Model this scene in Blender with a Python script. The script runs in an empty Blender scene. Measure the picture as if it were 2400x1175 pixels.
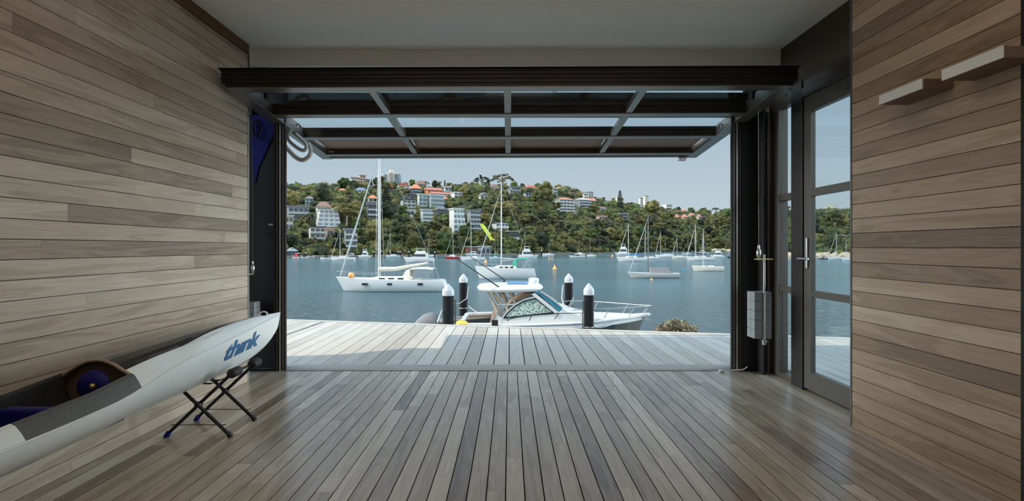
import bpy, math, random
from mathutils import Vector, Matrix, noise
R = random.Random(7)
SC = bpy.context.scene
COL = SC.collection
PI = math.pi
# ------------------------------------------------------------------ camera
F, VX, HY, EH = 1200.0, 1194.0, 580.0, 1.15      # focal length in px of a 2400 px wide frame, vanishing point, eye height
WZ = -2.85                                        # water level
cam = bpy.data.cameras.new('camera'); camo = bpy.data.objects.new('camera', cam); COL.objects.link(camo)
camo.location = (0, 0, EH); camo.rotation_euler = (PI/2, 0, 0)
cam.sensor_width = 36; cam.lens = F/2400*36; cam.shift_x = 6/2400; cam.shift_y = -7.5/2400
cam.clip_start = .05; cam.clip_end = 4000
SC.camera = camo
def P(x, y, Y):                                   # measured point of the photograph at depth Y metres
    return Vector(((x-VX)*Y/F, Y, EH-(y-HY)*Y/F))
# ------------------------------------------------------------------ sky, sun, exposure
SUN = Vector((.62, .33, -1)).normalized()         # direction the light travels: from behind left, high
w = bpy.data.worlds.new('sky'); SC.world = w; w.use_nodes = True
nt = w.node_tree; nt.nodes.clear()
out = nt.nodes.new('ShaderNodeOutputWorld'); bg = nt.nodes.new('ShaderNodeBackground')
tc = nt.nodes.new('ShaderNodeTexCoord'); sp = nt.nodes.new('ShaderNodeSeparateXYZ')
nt.links.new(tc.outputs['Generated'], sp.inputs[0])
rp = nt.nodes.new('ShaderNodeValToRGB'); e = rp.color_ramp.elements
e[0].position = 0; e[0].color = (.57, .66, .71, 1); e[1].position = 1; e[1].color = (.16, .30, .52, 1)
for p_, c_ in ((.10, (.51, .62, .69, 1)), (.20, (.42, .55, .65, 1)), (.45, (.33, .45, .58, 1))):
    q = e.new(p_); q.color = c_
nt.links.new(sp.outputs['Z'], rp.inputs[0])
# the sky is brighter around the sun, behind the camera
dt = nt.nodes.new('ShaderNodeVectorMath'); dt.operation = 'DOT_PRODUCT'; dt.inputs[1].default_value = tuple(-SUN)
nt.links.new(tc.outputs['Generated'], dt.inputs[0])
mr = nt.nodes.new('ShaderNodeMapRange'); mr.inputs[1].default_value = .15; mr.inputs[2].default_value = 1
mr.inputs[3].default_value = 1; mr.inputs[4].default_value = 4.0
nt.links.new(dt.outputs['Value'], mr.inputs[0])
ml = nt.nodes.new('ShaderNodeMath'); ml.operation = 'MULTIPLY'; ml.inputs[1].default_value = .67; SIDE = 24.0
# and brighter to the sides than straight ahead over the bay
mr3 = nt.nodes.new('ShaderNodeMapRange'); mr3.inputs[1].default_value = .79; mr3.inputs[2].default_value = .3; mr3.inputs[3].default_value = 1; mr3.inputs[4].default_value = SIDE
nt.links.new(sp.outputs['Y'], mr3.inputs[0]); ml2 = nt.nodes.new('ShaderNodeMath'); ml2.operation = 'MULTIPLY'
mr4 = nt.nodes.new('ShaderNodeMapRange'); mr4.inputs[1].default_value = .3; mr4.inputs[2].default_value = .6; mr4.inputs[3].default_value = 1; mr4.inputs[4].default_value = .06
nt.links.new(sp.outputs['Z'], mr4.inputs[0]); mr5 = nt.nodes.new('ShaderNodeMapRange'); mr5.inputs[1].default_value = -.15; mr5.inputs[2].default_value = .1; mr5.inputs[3].default_value = .12; mr5.inputs[4].default_value = 1
nt.links.new(sp.outputs['Y'], mr5.inputs[0]); ml3 = nt.nodes.new('ShaderNodeMath'); ml3.operation = 'MULTIPLY'
nt.links.new(mr3.outputs[0], ml3.inputs[0]); nt.links.new(mr5.outputs[0], ml3.inputs[1]); nt.links.new(ml3.outputs[0], ml2.inputs[0]); nt.links.new(mr4.outputs[0], ml2.inputs[1])
mx_ = nt.nodes.new('ShaderNodeMath'); mx_.operation = 'MAXIMUM'; mx_.inputs[1].default_value = 1; nt.links.new(ml2.outputs[0], mx_.inputs[0])
mx2 = nt.nodes.new('ShaderNodeMath'); mx2.operation = 'MAXIMUM'; nt.links.new(mx_.outputs[0], mx2.inputs[0]); nt.links.new(mr.outputs[0], mx2.inputs[1]); nt.links.new(mx2.outputs[0], ml.inputs[0])
wm = nt.nodes.new('ShaderNodeMix'); wm.data_type = 'RGBA'; wm.blend_type = 'MULTIPLY'; wm.inputs[7].default_value = (1.10, 1.0, .88, 1)   # whiter haze where the sky is brightest
fr_ = nt.nodes.new('ShaderNodeMapRange'); fr_.inputs[1].default_value = 1; fr_.inputs[2].default_value = 6; nt.links.new(mx2.outputs[0], fr_.inputs[0]); nt.links.new(fr_.outputs[0], wm.inputs[0]); nt.links.new(rp.outputs[0], wm.inputs[6])
nt.links.new(wm.outputs[2], bg.inputs[0]); nt.links.new(ml.outputs[0], bg.inputs[1]); nt.links.new(bg.outputs[0], out.inputs[0])
sl = bpy.data.lights.new('sun', 'SUN'); sl.energy = 2.4; sl.angle = .009; sl.color = (1, .89, .72)
so = bpy.data.objects.new('sun', sl); COL.objects.link(so); so.rotation_euler = SUN.to_track_quat('-Z', 'Y').to_euler(); so.location = (-20, -10, 30)
def lamp(name, loc, sx, sy, power, col):
    l = bpy.data.lights.new(name, 'AREA'); l.shape = 'RECTANGLE'; l.size = sx; l.size_y = sy; l.energy = power; l.color = col
    o = bpy.data.objects.new(name, l); COL.objects.link(o); o.location = loc; return o
lamp('fill_light', (0, 2.35, 2.83), 3.2, .12, 3, (1, .82, .62))       # two linear fill lamps, added out of view to brighten the room
up = lamp('upfill', (0, .9, 2.50), 3.0, .12, 15, (1, .93, .84)); up.rotation_euler = (PI, 0, 0)  # upward fill, added to brighten the ceiling
lamp('fill_light_rear', (0, -.6, 2.83), 3.2, .12, 2, (1, .82, .62))  # rear fill, added out of view
vs = SC.view_settings; vs.view_transform = 'Standard'; vs.look = 'None'; vs.gamma = 1; vs.exposure = .52; vs.use_curve_mapping = False
# ------------------------------------------------------------------ materials
M = {}
def nodes(name):
    m = bpy.data.materials.new(name); m.use_nodes = True; M[name] = m
    n = m.node_tree; return m, n, n.nodes['Principled BSDF']
def mat(name, col, rough=.5, metal=0, var=.10, scale=8, bump=0, **kw):
    m, n, b = nodes(name)
    t = n.nodes.new('ShaderNodeTexCoord'); z = n.nodes.new('ShaderNodeTexNoise'); z.inputs['Scale'].default_value = scale; z.inputs['Detail'].default_value = 5
    n.links.new(t.outputs['Object'], z.inputs['Vector'])
    mx = n.nodes.new('ShaderNodeMix'); mx.data_type = 'RGBA'
    mx.inputs[6].default_value = tuple(c*(1-var) for c in col)+(1,); mx.inputs[7].default_value = tuple(min(1, c*(1+var)) for c in col)+(1,)
    n.links.new(z.outputs['Fac'], mx.inputs[0]); n.links.new(mx.outputs[2], b.inputs['Base Color'])
    b.inputs['Roughness'].default_value = rough; b.inputs['Metallic'].default_value = metal
    if bump:
        bp = n.nodes.new('ShaderNodeBump'); bp.inputs['Strength'].default_value = bump; bp.inputs['Distance'].default_value = .01
        n.links.new(z.outputs['Fac'], bp.inputs['Height']); n.links.new(bp.outputs[0], b.inputs['Normal'])
    for k, v in kw.items(): b.inputs[k.replace('_', ' ')].default_value = v
    return m
def wood(name, axis, tints, rough=.45, spec=.5, across=22, knots=True):
    """boards with the grain along axis; the face attribute 'tint' gives each board its own tone and grain"""
    m, n, b = nodes(name); L = n.links
    t = n.nodes.new('ShaderNodeTexCoord'); a = n.nodes.new('ShaderNodeAttribute'); a.attribute_name = 'tint'
    sc = n.nodes.new('ShaderNodeVectorMath'); sc.operation = 'SCALE'; sc.inputs['Scale'].default_value = 37
    L.new(a.outputs['Vector'], sc.inputs[0])
    ad = n.nodes.new('ShaderNodeVectorMath'); ad.operation = 'ADD'; L.new(t.outputs['Object'], ad.inputs[0]); L.new(sc.outputs[0], ad.inputs[1])
    def stretch(lo, hi):
        q = n.nodes.new('ShaderNodeMapping'); s = [hi, hi, hi]; s[axis] = lo; q.inputs['Scale'].default_value = s
        L.new(ad.outputs[0], q.inputs['Vector']); return q
    fig = n.nodes.new('ShaderNodeTexNoise'); fig.inputs['Scale'].default_value = 1; fig.inputs['Detail'].default_value = 3; fig.inputs['Distortion'].default_value = 1.6
    L.new(stretch(.9, 9).outputs[0], fig.inputs['Vector'])
    fr = n.nodes.new('ShaderNodeMath'); fr.operation = 'MULTIPLY'; fr.inputs[1].default_value = 7; L.new(fig.outputs['Fac'], fr.inputs[0])
    fs = n.nodes.new('ShaderNodeMath'); fs.operation = 'SINE'
    f2 = n.nodes.new('ShaderNodeMath'); f2.operation = 'MULTIPLY'; f2.inputs[1].default_value = 4; L.new(fr.outputs[0], f2.inputs[0]); L.new(f2.outputs[0], fs.inputs[0])
    gr = n.nodes.new('ShaderNodeTexNoise'); gr.inputs['Scale'].default_value = 1; gr.inputs['Detail'].default_value = 6; gr.inputs['Roughness'].default_value = .7
    L.new(stretch(3, across*8).outputs[0], gr.inputs['Vector'])
    sx = n.nodes.new('ShaderNodeSeparateXYZ'); L.new(a.outputs['Vector'], sx.inputs[0])
    rm = n.nodes.new('ShaderNodeValToRGB'); el = rm.color_ramp.elements
    el[0].color = tuple(tints[0])+(1,); el[1].color = tuple(tints[-1])+(1,)
    for i, c in enumerate(tints[1:-1]):
        q = el.new((i+1)/(len(tints)-1)); q.color = tuple(c)+(1,)
    # tone = board tone + figure + grain
    m1 = n.nodes.new('ShaderNodeMath'); m1.operation = 'MULTIPLY_ADD'; m1.inputs[1].default_value = .075; L.new(fs.outputs[0], m1.inputs[0]); L.new(sx.outputs[0], m1.inputs[2])
    m2 = n.nodes.new('ShaderNodeMath'); m2.operation = 'MULTIPLY_ADD'; m2.inputs[1].default_value = .75; L.new(gr.outputs['Fac'], m2.inputs[0]); L.new(m1.outputs[0], m2.inputs[2])
    m3 = n.nodes.new('ShaderNodeMath'); m3.operation = 'SUBTRACT'; m3.inputs[1].default_value = .375; L.new(m2.outputs[0], m3.inputs[0])
    m4 = n.nodes.new('ShaderNodeMath'); m4.operation = 'MULTIPLY_ADD'; m4.inputs[1].default_value = .7; m4.inputs[2].default_value = -.35; L.new(fig.outputs['Fac'], m4.inputs[0])
    m5 = n.nodes.new('ShaderNodeMath'); m5.operation = 'ADD'; L.new(m3.outputs[0], m5.inputs[0]); L.new(m4.outputs[0], m5.inputs[1])
    L.new(m5.outputs[0], rm.inputs[0]); col = rm.outputs[0]
    if knots:
        vo = n.nodes.new('ShaderNodeTexVoronoi'); vo.inputs['Scale'].default_value = 1; L.new(stretch(.8, 3.5).outputs[0], vo.inputs['Vector'])
        kr = n.nodes.new('ShaderNodeMapRange'); kr.inputs[1].default_value = .02; kr.inputs[2].default_value = .055; kr.inputs[3].default_value = .25; kr.inputs[4].default_value = 1
        L.new(vo.outputs['Distance'], kr.inputs[0])
        km = n.nodes.new('ShaderNodeVectorMath'); km.operation = 'SCALE'; L.new(col, km.inputs[0]); L.new(kr.outputs[0], km.inputs['Scale']); col = km.outputs[0]
    L.new(col, b.inputs['Base Color'])
    b.inputs['Roughness'].default_value = rough; b.inputs['Specular IOR Level'].default_value = spec
    bp = n.nodes.new('ShaderNodeBump'); bp.inputs['Strength'].default_value = .15; bp.inputs['Distance'].default_value = .002
    L.new(gr.outputs['Fac'], bp.inputs['Height']); L.new(bp.outputs[0], b.inputs['Normal'])
    return m
def leafmat(name, cols, scale=1.2):
    m, n, b = nodes(name); L = n.links
    t = n.nodes.new('ShaderNodeTexCoord'); z = n.nodes.new('ShaderNodeTexNoise'); z.inputs['Scale'].default_value = scale; z.inputs['Detail'].default_value = 4
    L.new(t.outputs['Object'], z.inputs['Vector'])
    oi = n.nodes.new('ShaderNodeObjectInfo'); a = n.nodes.new('ShaderNodeMath'); a.operation = 'MULTIPLY_ADD'; a.inputs[1].default_value = .7; L.new(oi.outputs['Random'], a.inputs[0])
    s = n.nodes.new('ShaderNodeMath'); s.operation = 'SUBTRACT'; s.inputs[1].default_value = .35; L.new(z.outputs['Fac'], s.inputs[0]); L.new(s.outputs[0], a.inputs[2])
    rm = n.nodes.new('ShaderNodeValToRGB'); el = rm.color_ramp.elements; el[0].color = tuple(cols[0])+(1,); el[1].color = tuple(cols[-1])+(1,)
    for i, c in enumerate(cols[1:-1]):
        q = el.new((i+1)/(len(cols)-1)); q.color = tuple(c)+(1,)
    z3 = n.nodes.new('ShaderNodeTexNoise'); z3.inputs['Scale'].default_value = scale*3.6; z3.inputs['Detail'].default_value = 3; z3.inputs['Roughness'].default_value = .7; L.new(t.outputs['Object'], z3.inputs['Vector'])
    a3 = n.nodes.new('ShaderNodeMath'); a3.operation = 'MULTIPLY_ADD'; a3.inputs[1].default_value = 1.3; L.new(z3.outputs['Fac'], a3.inputs[0]); L.new(a.outputs[0], a3.inputs[2])
    a4 = n.nodes.new('ShaderNodeMath'); a4.operation = 'SUBTRACT'; a4.inputs[1].default_value = .68; L.new(a3.outputs[0], a4.inputs[0])
    bp = n.nodes.new('ShaderNodeBump'); bp.inputs['Strength'].default_value = 1; bp.inputs['Distance'].default_value = .5; L.new(z3.outputs['Fac'], bp.inputs['Height']); L.new(bp.outputs[0], b.inputs['Normal'])
    L.new(a4.outputs[0], rm.inputs[0]); L.new(rm.outputs[0], b.inputs['Base Color']); b.inputs['Roughness'].default_value = .6; b.inputs['Specular IOR Level'].default_value = .25
    return m
def glassmat(name, tint, rough=0.0, mix=.12):
    """thin architectural glass: mostly clear, with a mirror reflection that grows towards grazing angles"""
    m, n, b = nodes(name); L = n.links; n.nodes.remove(b)
    o = n.nodes['Material Output']; tr = n.nodes.new('ShaderNodeBsdfTransparent'); tr.inputs[0].default_value = tuple(tint)+(1,)
    gl = n.nodes.new('ShaderNodeBsdfGlossy'); gl.inputs['Roughness'].default_value = rough
    fz = n.nodes.new('ShaderNodeLayerWeight'); fz.inputs[0].default_value = .5
    pw_ = n.nodes.new('ShaderNodeMath'); pw_.operation = 'POWER'; pw_.inputs[1].default_value = 5; L.new(fz.outputs['Facing'], pw_.inputs[0])
    ma = n.nodes.new('ShaderNodeMath'); ma.operation = 'MULTIPLY_ADD'; ma.inputs[1].default_value = .28; ma.inputs[2].default_value = mix*.3; L.new(pw_.outputs[0], ma.inputs[0])
    mx = n.nodes.new('ShaderNodeMixShader'); L.new(ma.outputs[0], mx.inputs[0]); L.new(tr.outputs[0], mx.inputs[1]); L.new(gl.outputs[0], mx.inputs[2]); L.new(mx.outputs[0], o.inputs[0])
    return m
WALLT = [(.20, .145, .105), (.31, .235, .175), (.42, .335, .26), (.53, .44, .355), (.66, .58, .49)]
wood('wood_wall', 1, WALLT, .42, .5)
wood('wood_wall_r', 1, [(.20, .125, .075), (.31, .205, .125), (.41, .29, .19), (.52, .385, .265), (.66, .52, .38)], .42, .5)  # same boards, with the warm light on this wall put into the tints
wood('wood_floor', 1, [(.20, .15, .11), (.32, .25, .185), (.43, .35, .27), (.54, .46, .365), (.70, .62, .52)], .21, .8)
wood('wood_deck', 1, [(.325, .295, .25), (.395, .365, .315), (.465, .43, .375), (.52, .485, .43)], .62, .4, 12, False)
wood('wood_sill', 0, [(.25, .22, .19), (.34, .31, .28), (.42, .39, .36)], .55, .4, 14, False)
wood('wood_warm', 1, [(.10, .05, .02), (.17, .09, .04), (.22, .12, .06)], .45, .4)
mat('backing', (.012, .012, .016), .8)
mat('plaster', (.88, .86, .83), .85, 0, .04, 2)
mat('plaster_trim', (.78, .74, .70), .8, 0, .04, 2)
mat('bronze', (.075, .060, .050), .35, .55, .08, 20)
mat('bronze_dark', (.030, .022, .020), .38, .4, .1, 12)
mat('bronze_mid', (.19, .172, .155), .3, .6, .06, 20)
mat('bronze_frame', (.115, .098, .083), .38, .5, .06, 20)
mat('brown_panel', (.055, .037, .022), .7, 0, .06, 3)
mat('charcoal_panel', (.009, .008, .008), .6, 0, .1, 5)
mat('shadow_blue', (.002, .002, .16), .7, 0, .2, 4)  # blue of the deep shadow in the left recess, painted on
mat('silver', (.62, .62, .60), .28, .9, .05, 20)
mat('brass', (.55, .42, .16), .35, .9, .08, 20)
mat('steel', (.42, .42, .42), .35, .85, .1, 30)
mat('block_grey', (.25, .25, .26), .6, .1, .06, 12)
mat('black_rubber', (.012, .012, .013), .6, 0, .15, 40, .3)
mat('black_metal', (.018, .018, .019), .38, .3, .1, 30)
mat('white_gel', (.82, .84, .84), .16, 0, .02, 5, 0, Coat_Weight=.4)
mat('white_paint', (.80, .80, .79), .45, 0, .03, 10)
mat('light_grey', (.40, .42, .43), .5, 0, .04, 10)
mat('carbon', (.045, .042, .042), .14, .1, .25, 60)
mat('grip_grey', (.10, .097, .092), .55, 0, .35, 90, .2)
mat('cream_tan', (.40, .30, .22), .45, 0, .12, 6)
mat('letter_blue', (.012, .13, .32), .4, 0, .08, 20)
mat('navy', (.002, .002, .16), .55, 0, .25, 12)  # black parts, with the blue cast of deep shadow painted in
mat('tube_white', (.62, .62, .60), .4, .1, .05, 10)
mat('orange', (.75, .28, .07), .5)
mat('yellow', (.75, .55, .08), .5)
mat('buoy_orange', (.90, .42, .12), .5, 0, .05)
mat('buoy_pink', (.75, .12, .16), .5, 0, .05)
mat('buoy_blue', (.03, .30, .65), .5)
mat('pile_black', (.008, .008, .009), .7, 0, .3, 6, 0, Specular_IOR_Level=.2)
mat('pile_cap', (.44, .45, .46), .4, 0, .05, 6)
mat('rope', (.55, .52, .48), .8, 0, .2, 60)
mat('hull_white', (.64, .64, .62), .3, 0, .03, 1)
mat('hull_cream', (.66, .61, .51), .35, 0, .03, 1)
mat('hull_grey', (.42, .42, .40), .45, 0, .06, 1)
mat('hull_red', (.33, .025, .03), .35, 0, .06, 1)
mat('hull_blue', (.40, .48, .52), .35, 0, .06, 1)
mat('hull_green', (.03, .22, .20), .35, 0, .06, 1)
mat('hull_navy', (.02, .03, .06), .3, 0, .06, 1)
mat('antifoul', (.035, .035, .04), .6, 0, .15, 1)
mat('deck_white', (.60, .59, .56), .5, 0, .05, 3)
mat('dark_glass', (.015, .02, .024), .08, 0, .1, 2)
mat('alloy', (.44, .44, .43), .4, .5, .05, 4)
mat('alloy_dark', (.12, .12, .12), .4, .5, .05, 4)
mat('canvas_cream', (.66, .62, .52), .8, 0, .06, 6)
mat('canvas_grey', (.20, .20, .21), .85, 0, .12, 6)
mat('canvas_green', (.02, .33, .20), .75, 0, .08, 6)
mat('canvas_blue', (.02, .22, .48), .75, 0, .1, 6)
mat('canvas_red', (.60, .07, .08), .75, 0, .1, 6)
mat('hull_shade', (.035, .040, .034), .35, 0, .05, 2)  # shade on the white hull below the rub rail, painted dark
mat('boat_tan', (.52, .36, .24), .5, 0, .1, 4)
m, n, b = nodes('teal_mesh'); vo = n.nodes.new('ShaderNodeTexVoronoi'); vo.distance = 'MANHATTAN'; vo.inputs['Scale'].default_value = 17; t = n.nodes.new('ShaderNodeTexCoord'); n.links.new(t.outputs['Object'], vo.inputs['Vector'])
rm = n.nodes.new('ShaderNodeValToRGB'); rm.color_ramp.elements[0].position = .32; rm.color_ramp.elements[0].color = (.035, .11, .095, 1); rm.color_ramp.elements[1].position = .85; rm.color_ramp.elements[1].color = (.50, .58, .50, 1)
n.links.new(vo.outputs['Distance'], rm.inputs[0]); n.links.new(rm.outputs[0], b.inputs['Base Color']); b.inputs['Roughness'].default_value = .3
mat('ws_blue', (.04, .20, .28), .35, 0, .15, 2)
mat('cover_grey', (.19, .18, .185), .85, 0, .1, 5)
mat('lime', (.42, .48, .06), .6)
mat('grating', (.42, .50, .46), .6, 0, .3, 30)
mat('concrete', (.42, .40, .37), .85, 0, .12, 4)
mat('rock', (.42, .33, .24), .9, 0, .3, .8, .5)
mat('rock_dark', (.11, .095, .075), .9, 0, .4, .8, .5)
mat('sand', (.55, .46, .33), .95, 0, .15, .5)
mat('grass', (.30, .34, .10), .95, 0, .2, .3)
mat('trunk_pale', (.33, .28, .23), .9, 0, .25, 2)
mat('trunk_dark', (.10, .08, .065), .9, 0, .25, 2)
glassmat('glass', (.90, .94, .95), 0, .12)
glassmat('glass_clear', (.93, .96, .97), 0, .06)
leafmat('leaf_olive', [(.045, .052, .016), (.105, .108, .032), (.19, .175, .055), (.31, .26, .095)])
leafmat('leaf_green', [(.028, .052, .015), (.07, .115, .030), (.14, .19, .046), (.25, .29, .075)])
leafmat('leaf_dark', [(.009, .016, .010), (.026, .040, .018), (.062, .076, .034)])
leafmat('leaf_grey', [(.060, .064, .038), (.125, .120, .070), (.22, .195, .12)])
leafmat('leaf_mauve', [(.20, .16, .26), (.30, .25, .38)])
leafmat('leaf_rust', [(.16, .10, .04), (.30, .13, .05), (.38, .16, .07)])
leafmat('plume', [(.66, .52, .32), (.85, .72, .48), (.92, .84, .64)], 6)
# water
m, n, b = nodes('water'); L = n.links
t = n.nodes.new('ShaderNodeTexCoord'); mp = n.nodes.new('ShaderNodeMapping'); mp.inputs['Scale'].default_value = (1.2, 1.5, 1); L.new(t.outputs['Object'], mp.inputs[0])
z1 = n.nodes.new('ShaderNodeTexNoise'); z1.inputs['Scale'].default_value = 1.6; z1.inputs['Detail'].default_value = 6; z1.inputs['Roughness'].default_value = .62; z1.inputs['Distortion'].default_value = .5; L.new(mp.outputs[0], z1.inputs['Vector'])
mq = n.nodes.new('ShaderNodeMapping'); mq.inputs['Scale'].default_value = (.006, .045, 1); L.new(t.outputs['Object'], mq.inputs[0])
z2 = n.nodes.new('ShaderNodeTexNoise'); z2.inputs['Scale'].default_value = 1; z2.inputs['Detail'].default_value = 3; L.new(mq.outputs[0], z2.inputs['Vector'])
mr2 = n.nodes.new('ShaderNodeMapRange'); mr2.inputs[1].default_value = .35; mr2.inputs[2].default_value = .65; mr2.inputs[3].default_value = .55; mr2.inputs[4].default_value = 1.0; L.new(z2.outputs['Fac'], mr2.inputs[0])
bp = n.nodes.new('ShaderNodeBump'); bp.inputs['Distance'].default_value = .75; sy = n.nodes.new('ShaderNodeSeparateXYZ'); L.new(t.outputs['Object'], sy.inputs[0])      # calmer in the lee of the left shore
ca = n.nodes.new('ShaderNodeMapRange'); ca.inputs[1].default_value = 130; ca.inputs[2].default_value = 185; L.new(sy.outputs['Y'], ca.inputs[0])
cb = n.nodes.new('ShaderNodeMapRange'); cb.inputs[1].default_value = 95; cb.inputs[2].default_value = 40; L.new(sy.outputs['X'], cb.inputs[0])
cc = n.nodes.new('ShaderNodeMath'); cc.operation = 'MULTIPLY'; L.new(ca.outputs[0], cc.inputs[0]); L.new(cb.outputs[0], cc.inputs[1])
cd = n.nodes.new('ShaderNodeMath'); cd.operation = 'MULTIPLY_ADD'; cd.inputs[1].default_value = -.90; cd.inputs[2].default_value = 1; L.new(cc.outputs[0], cd.inputs[0])
ce = n.nodes.new('ShaderNodeMath'); ce.operation = 'MULTIPLY'; L.new(mr2.outputs[0], ce.inputs[0]); L.new(cd.outputs[0], ce.inputs[1]); L.new(ce.outputs[0], bp.inputs['Strength']); L.new(z1.outputs['Fac'], bp.inputs['Height']); L.new(bp.outputs[0], b.inputs['Normal'])
b.inputs['Base Color'].default_value = (.085, .15, .175, 1); b.inputs['Roughness'].default_value = .14; b.inputs['IOR'].default_value = 1.33; b.inputs['Specular IOR Level'].default_value = .36
# ------------------------------------------------------------------ mesh builder
class MB:
    def __init__(s): s.v = []; s.f = []; s.m = []; s.c = []; s.s = []
    def add(s, vs, fs, mi=0, col=None, sm=False):
        o = len(s.v); s.v += [tuple(v) for v in vs]
        for f in fs: s.f.append(tuple(i+o for i in f)); s.m.append(mi); s.c.append(col or (.5, .5, .5)); s.s.append(sm)
        return s
    def box(s, x0, y0, z0, x1, y1, z1, mi=0, col=None):
        v = [(x, y, z) for x in (x0, x1) for y in (y0, y1) for z in (z0, z1)]
        return s.add(v, [(0, 1, 3, 2), (4, 6, 7, 5), (0, 4, 5, 1), (2, 3, 7, 6), (0, 2, 6, 4), (1, 5, 7, 3)], mi, col)
    def bar(s, p, q, w, h, mi=0, up=(0, 0, 1)):
        p, q = Vector(p), Vector(q); d = (q-p).normalized(); a = d.cross(Vector(up))
        if a.length < 1e-4: a = d.cross(Vector((1, 0, 0)))
        a.normalize(); b = a.cross(d).normalized(); a = a*w/2; b = b*h/2
        v = [p-a-b, p-a+b, p+a+b, p+a-b, q-a-b, q-a+b, q+a+b, q+a-b]
        return s.add(v, [(0, 3, 2, 1), (4, 5, 6, 7), (0, 1, 5, 4), (1, 2, 6, 5), (2, 3, 7, 6), (3, 0, 4, 7)], mi)
    def tube(s, pts, r, n=8, mi=0, caps=True):
        pts = [Vector(p) for p in pts]; k = len(pts); rr = r if isinstance(r, (list, tuple)) else [r]*k; rings = []
        d0 = (pts[1]-pts[0]).normalized(); a = d0.cross(Vector((0, 0, 1)));
        if a.length < 1e-3: a = d0.cross(Vector((1, 0, 0)))
        a.normalize()
        for i, p in enumerate(pts):
            d = (pts[min(i+1, k-1)]-pts[max(i-1, 0)]).normalized(); a = (a-d*a.dot(d)).normalized(); b = d.cross(a)
            rings.append([p+(a*math.cos(2*PI*j/n)+b*math.sin(2*PI*j/n))*rr[i] for j in range(n)])
        return s.loft(rings, mi, caps, True)
    def loft(s, rings, mi=0, caps=True, sm=False, closed=True):
        n = len(rings[0]); v = [p for r_ in rings for p in r_]; f = []
        for i in range(len(rings)-1):
            for j in range(n if closed else n-1):
                k = (j+1) % n; f.append((i*n+j, i*n+k, (i+1)*n+k, (i+1)*n+j))
        s.add(v, f, mi, None, sm)
        if caps:
            s.add(rings[0], [tuple(range(n))[::-1]], mi); s.add(rings[-1], [tuple(range(n))], mi)
        return s
    def lathe(s, prof, c=(0, 0, 0), n=16, mi=0, ax=2):
        rings = []
        for r_, z_ in prof:
            ring = []
            for j in range(n):
                a, b = r_*math.cos(2*PI*j/n), r_*math.sin(2*PI*j/n)
                q = (a, b, z_) if ax == 2 else ((z_, a, b) if ax == 0 else (b, z_, a))
                ring.append((c[0]+q[0], c[1]+q[1], c[2]+q[2]))
            rings.append(ring)
        return s.loft(rings, mi, True, True)
    def prism(s, poly, off, mi=0, col=None):
        a = [Vector(p) for p in poly]; o = Vector(off); n = len(a)
        return s.add(a+[p+o for p in a], [tuple(range(n))[::-1], tuple(range(n, 2*n))]+[(i, (i+1) % n, n+(i+1) % n, n+i) for i in range(n)], mi, col)
    def blob(s, c, r, sx=1, sy=1, sz=1, mi=0, amp=.25, seed=0, rings=6, segs=9):
        c = Vector(c); v = [c+Vector((0, 0, r*sz))]; f = []
        for i in range(1, rings):
            for j in range(segs):
                th = PI*i/rings; ph = 2*PI*(j+.5*(i % 2))/segs
                d = Vector((math.sin(th)*math.cos(ph), math.sin(th)*math.sin(ph), math.cos(th)))
                k = 1+amp*noise.noise(d*2.1+Vector((seed*3.7, seed*1.3, 0)))*2
                v.append(c+Vector((d.x*sx, d.y*sy, d.z*sz))*r*k)
        v.append(c-Vector((0, 0, r*sz))); N = len(v)-1
        for j in range(segs):
            k = (j+1) % segs; f.append((0, 1+j, 1+k)); f.append((N, N-segs+k, N-segs+j))
            for i in range(rings-2): a = 1+i*segs; f.append((a+j, a+segs+j, a+segs+k, a+k))
        return s.add(v, f, mi, None, True)
    def mesh(s, name, mats, org=(0, 0, 0)):
        me = bpy.data.meshes.new(name); o = Vector(org)
        me.from_pydata([tuple(Vector(v)-o) for v in s.v], [], s.f)
        for m_ in (mats if isinstance(mats, (list, tuple)) else [mats]): me.materials.append(M[m_])
        me.polygons.foreach_set('material_index', s.m); me.polygons.foreach_set('use_smooth', s.s)
        at = me.attributes.new('tint', 'FLOAT_VECTOR', 'FACE'); at.data.foreach_set('vector', [x for c in s.c for x in c])
        me.update(); return me
    def build(s, name, mats, parent=None, bevel=0, org=None):
        base = wpos(parent) if parent else Vector(org or (0, 0, 0))
        o = bpy.data.objects.new(name, s.mesh(name, mats, base)); COL.objects.link(o)
        if parent: o.parent = parent
        elif org: o.location = org
        if bevel:
            b = o.modifiers.new('bevel', 'BEVEL'); b.width = bevel; b.segments = 2; b.limit_method = 'ANGLE'
        return o
def wpos(o):
    p = Vector((0, 0, 0))
    while o: p += Vector(o.location); o = o.parent
    return p
def tag(o, label, cat, group=None, kind=None):
    o['label'] = label; o['category'] = cat
    if group: o['group'] = group
    if kind: o['kind'] = kind
    return o
def thing(name, label, cat, loc=(0, 0, 0), rz=0, group=None):
    o = bpy.data.objects.new(name, None); COL.objects.link(o); o.location = loc; o.rotation_euler = (0, 0, rz); o.empty_display_size = .1
    return tag(o, label, cat, group)
def struct(o, label, cat='wall'):
    o['kind'] = 'structure'; o['label'] = label; o['category'] = cat; return o
def copy_tree(o, parent=None):
    c = o.copy(); COL.objects.link(c)
    if parent: c.parent = parent
    for ch in list(o.children): copy_tree(ch, c)
    return c
mat('kick_brown', (.16, .10, .075), .6, 0, .06, 4)
m, n, b = nodes('tube_glow'); b.inputs['Base Color'].default_value = (.8, .8, .8, 1); b.inputs['Emission Color'].default_value = (1, .98, .95, 1); b.inputs['Emission Strength'].default_value = .9
mat('buoy_blue2', (.12, .24, .42), .4)
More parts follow.
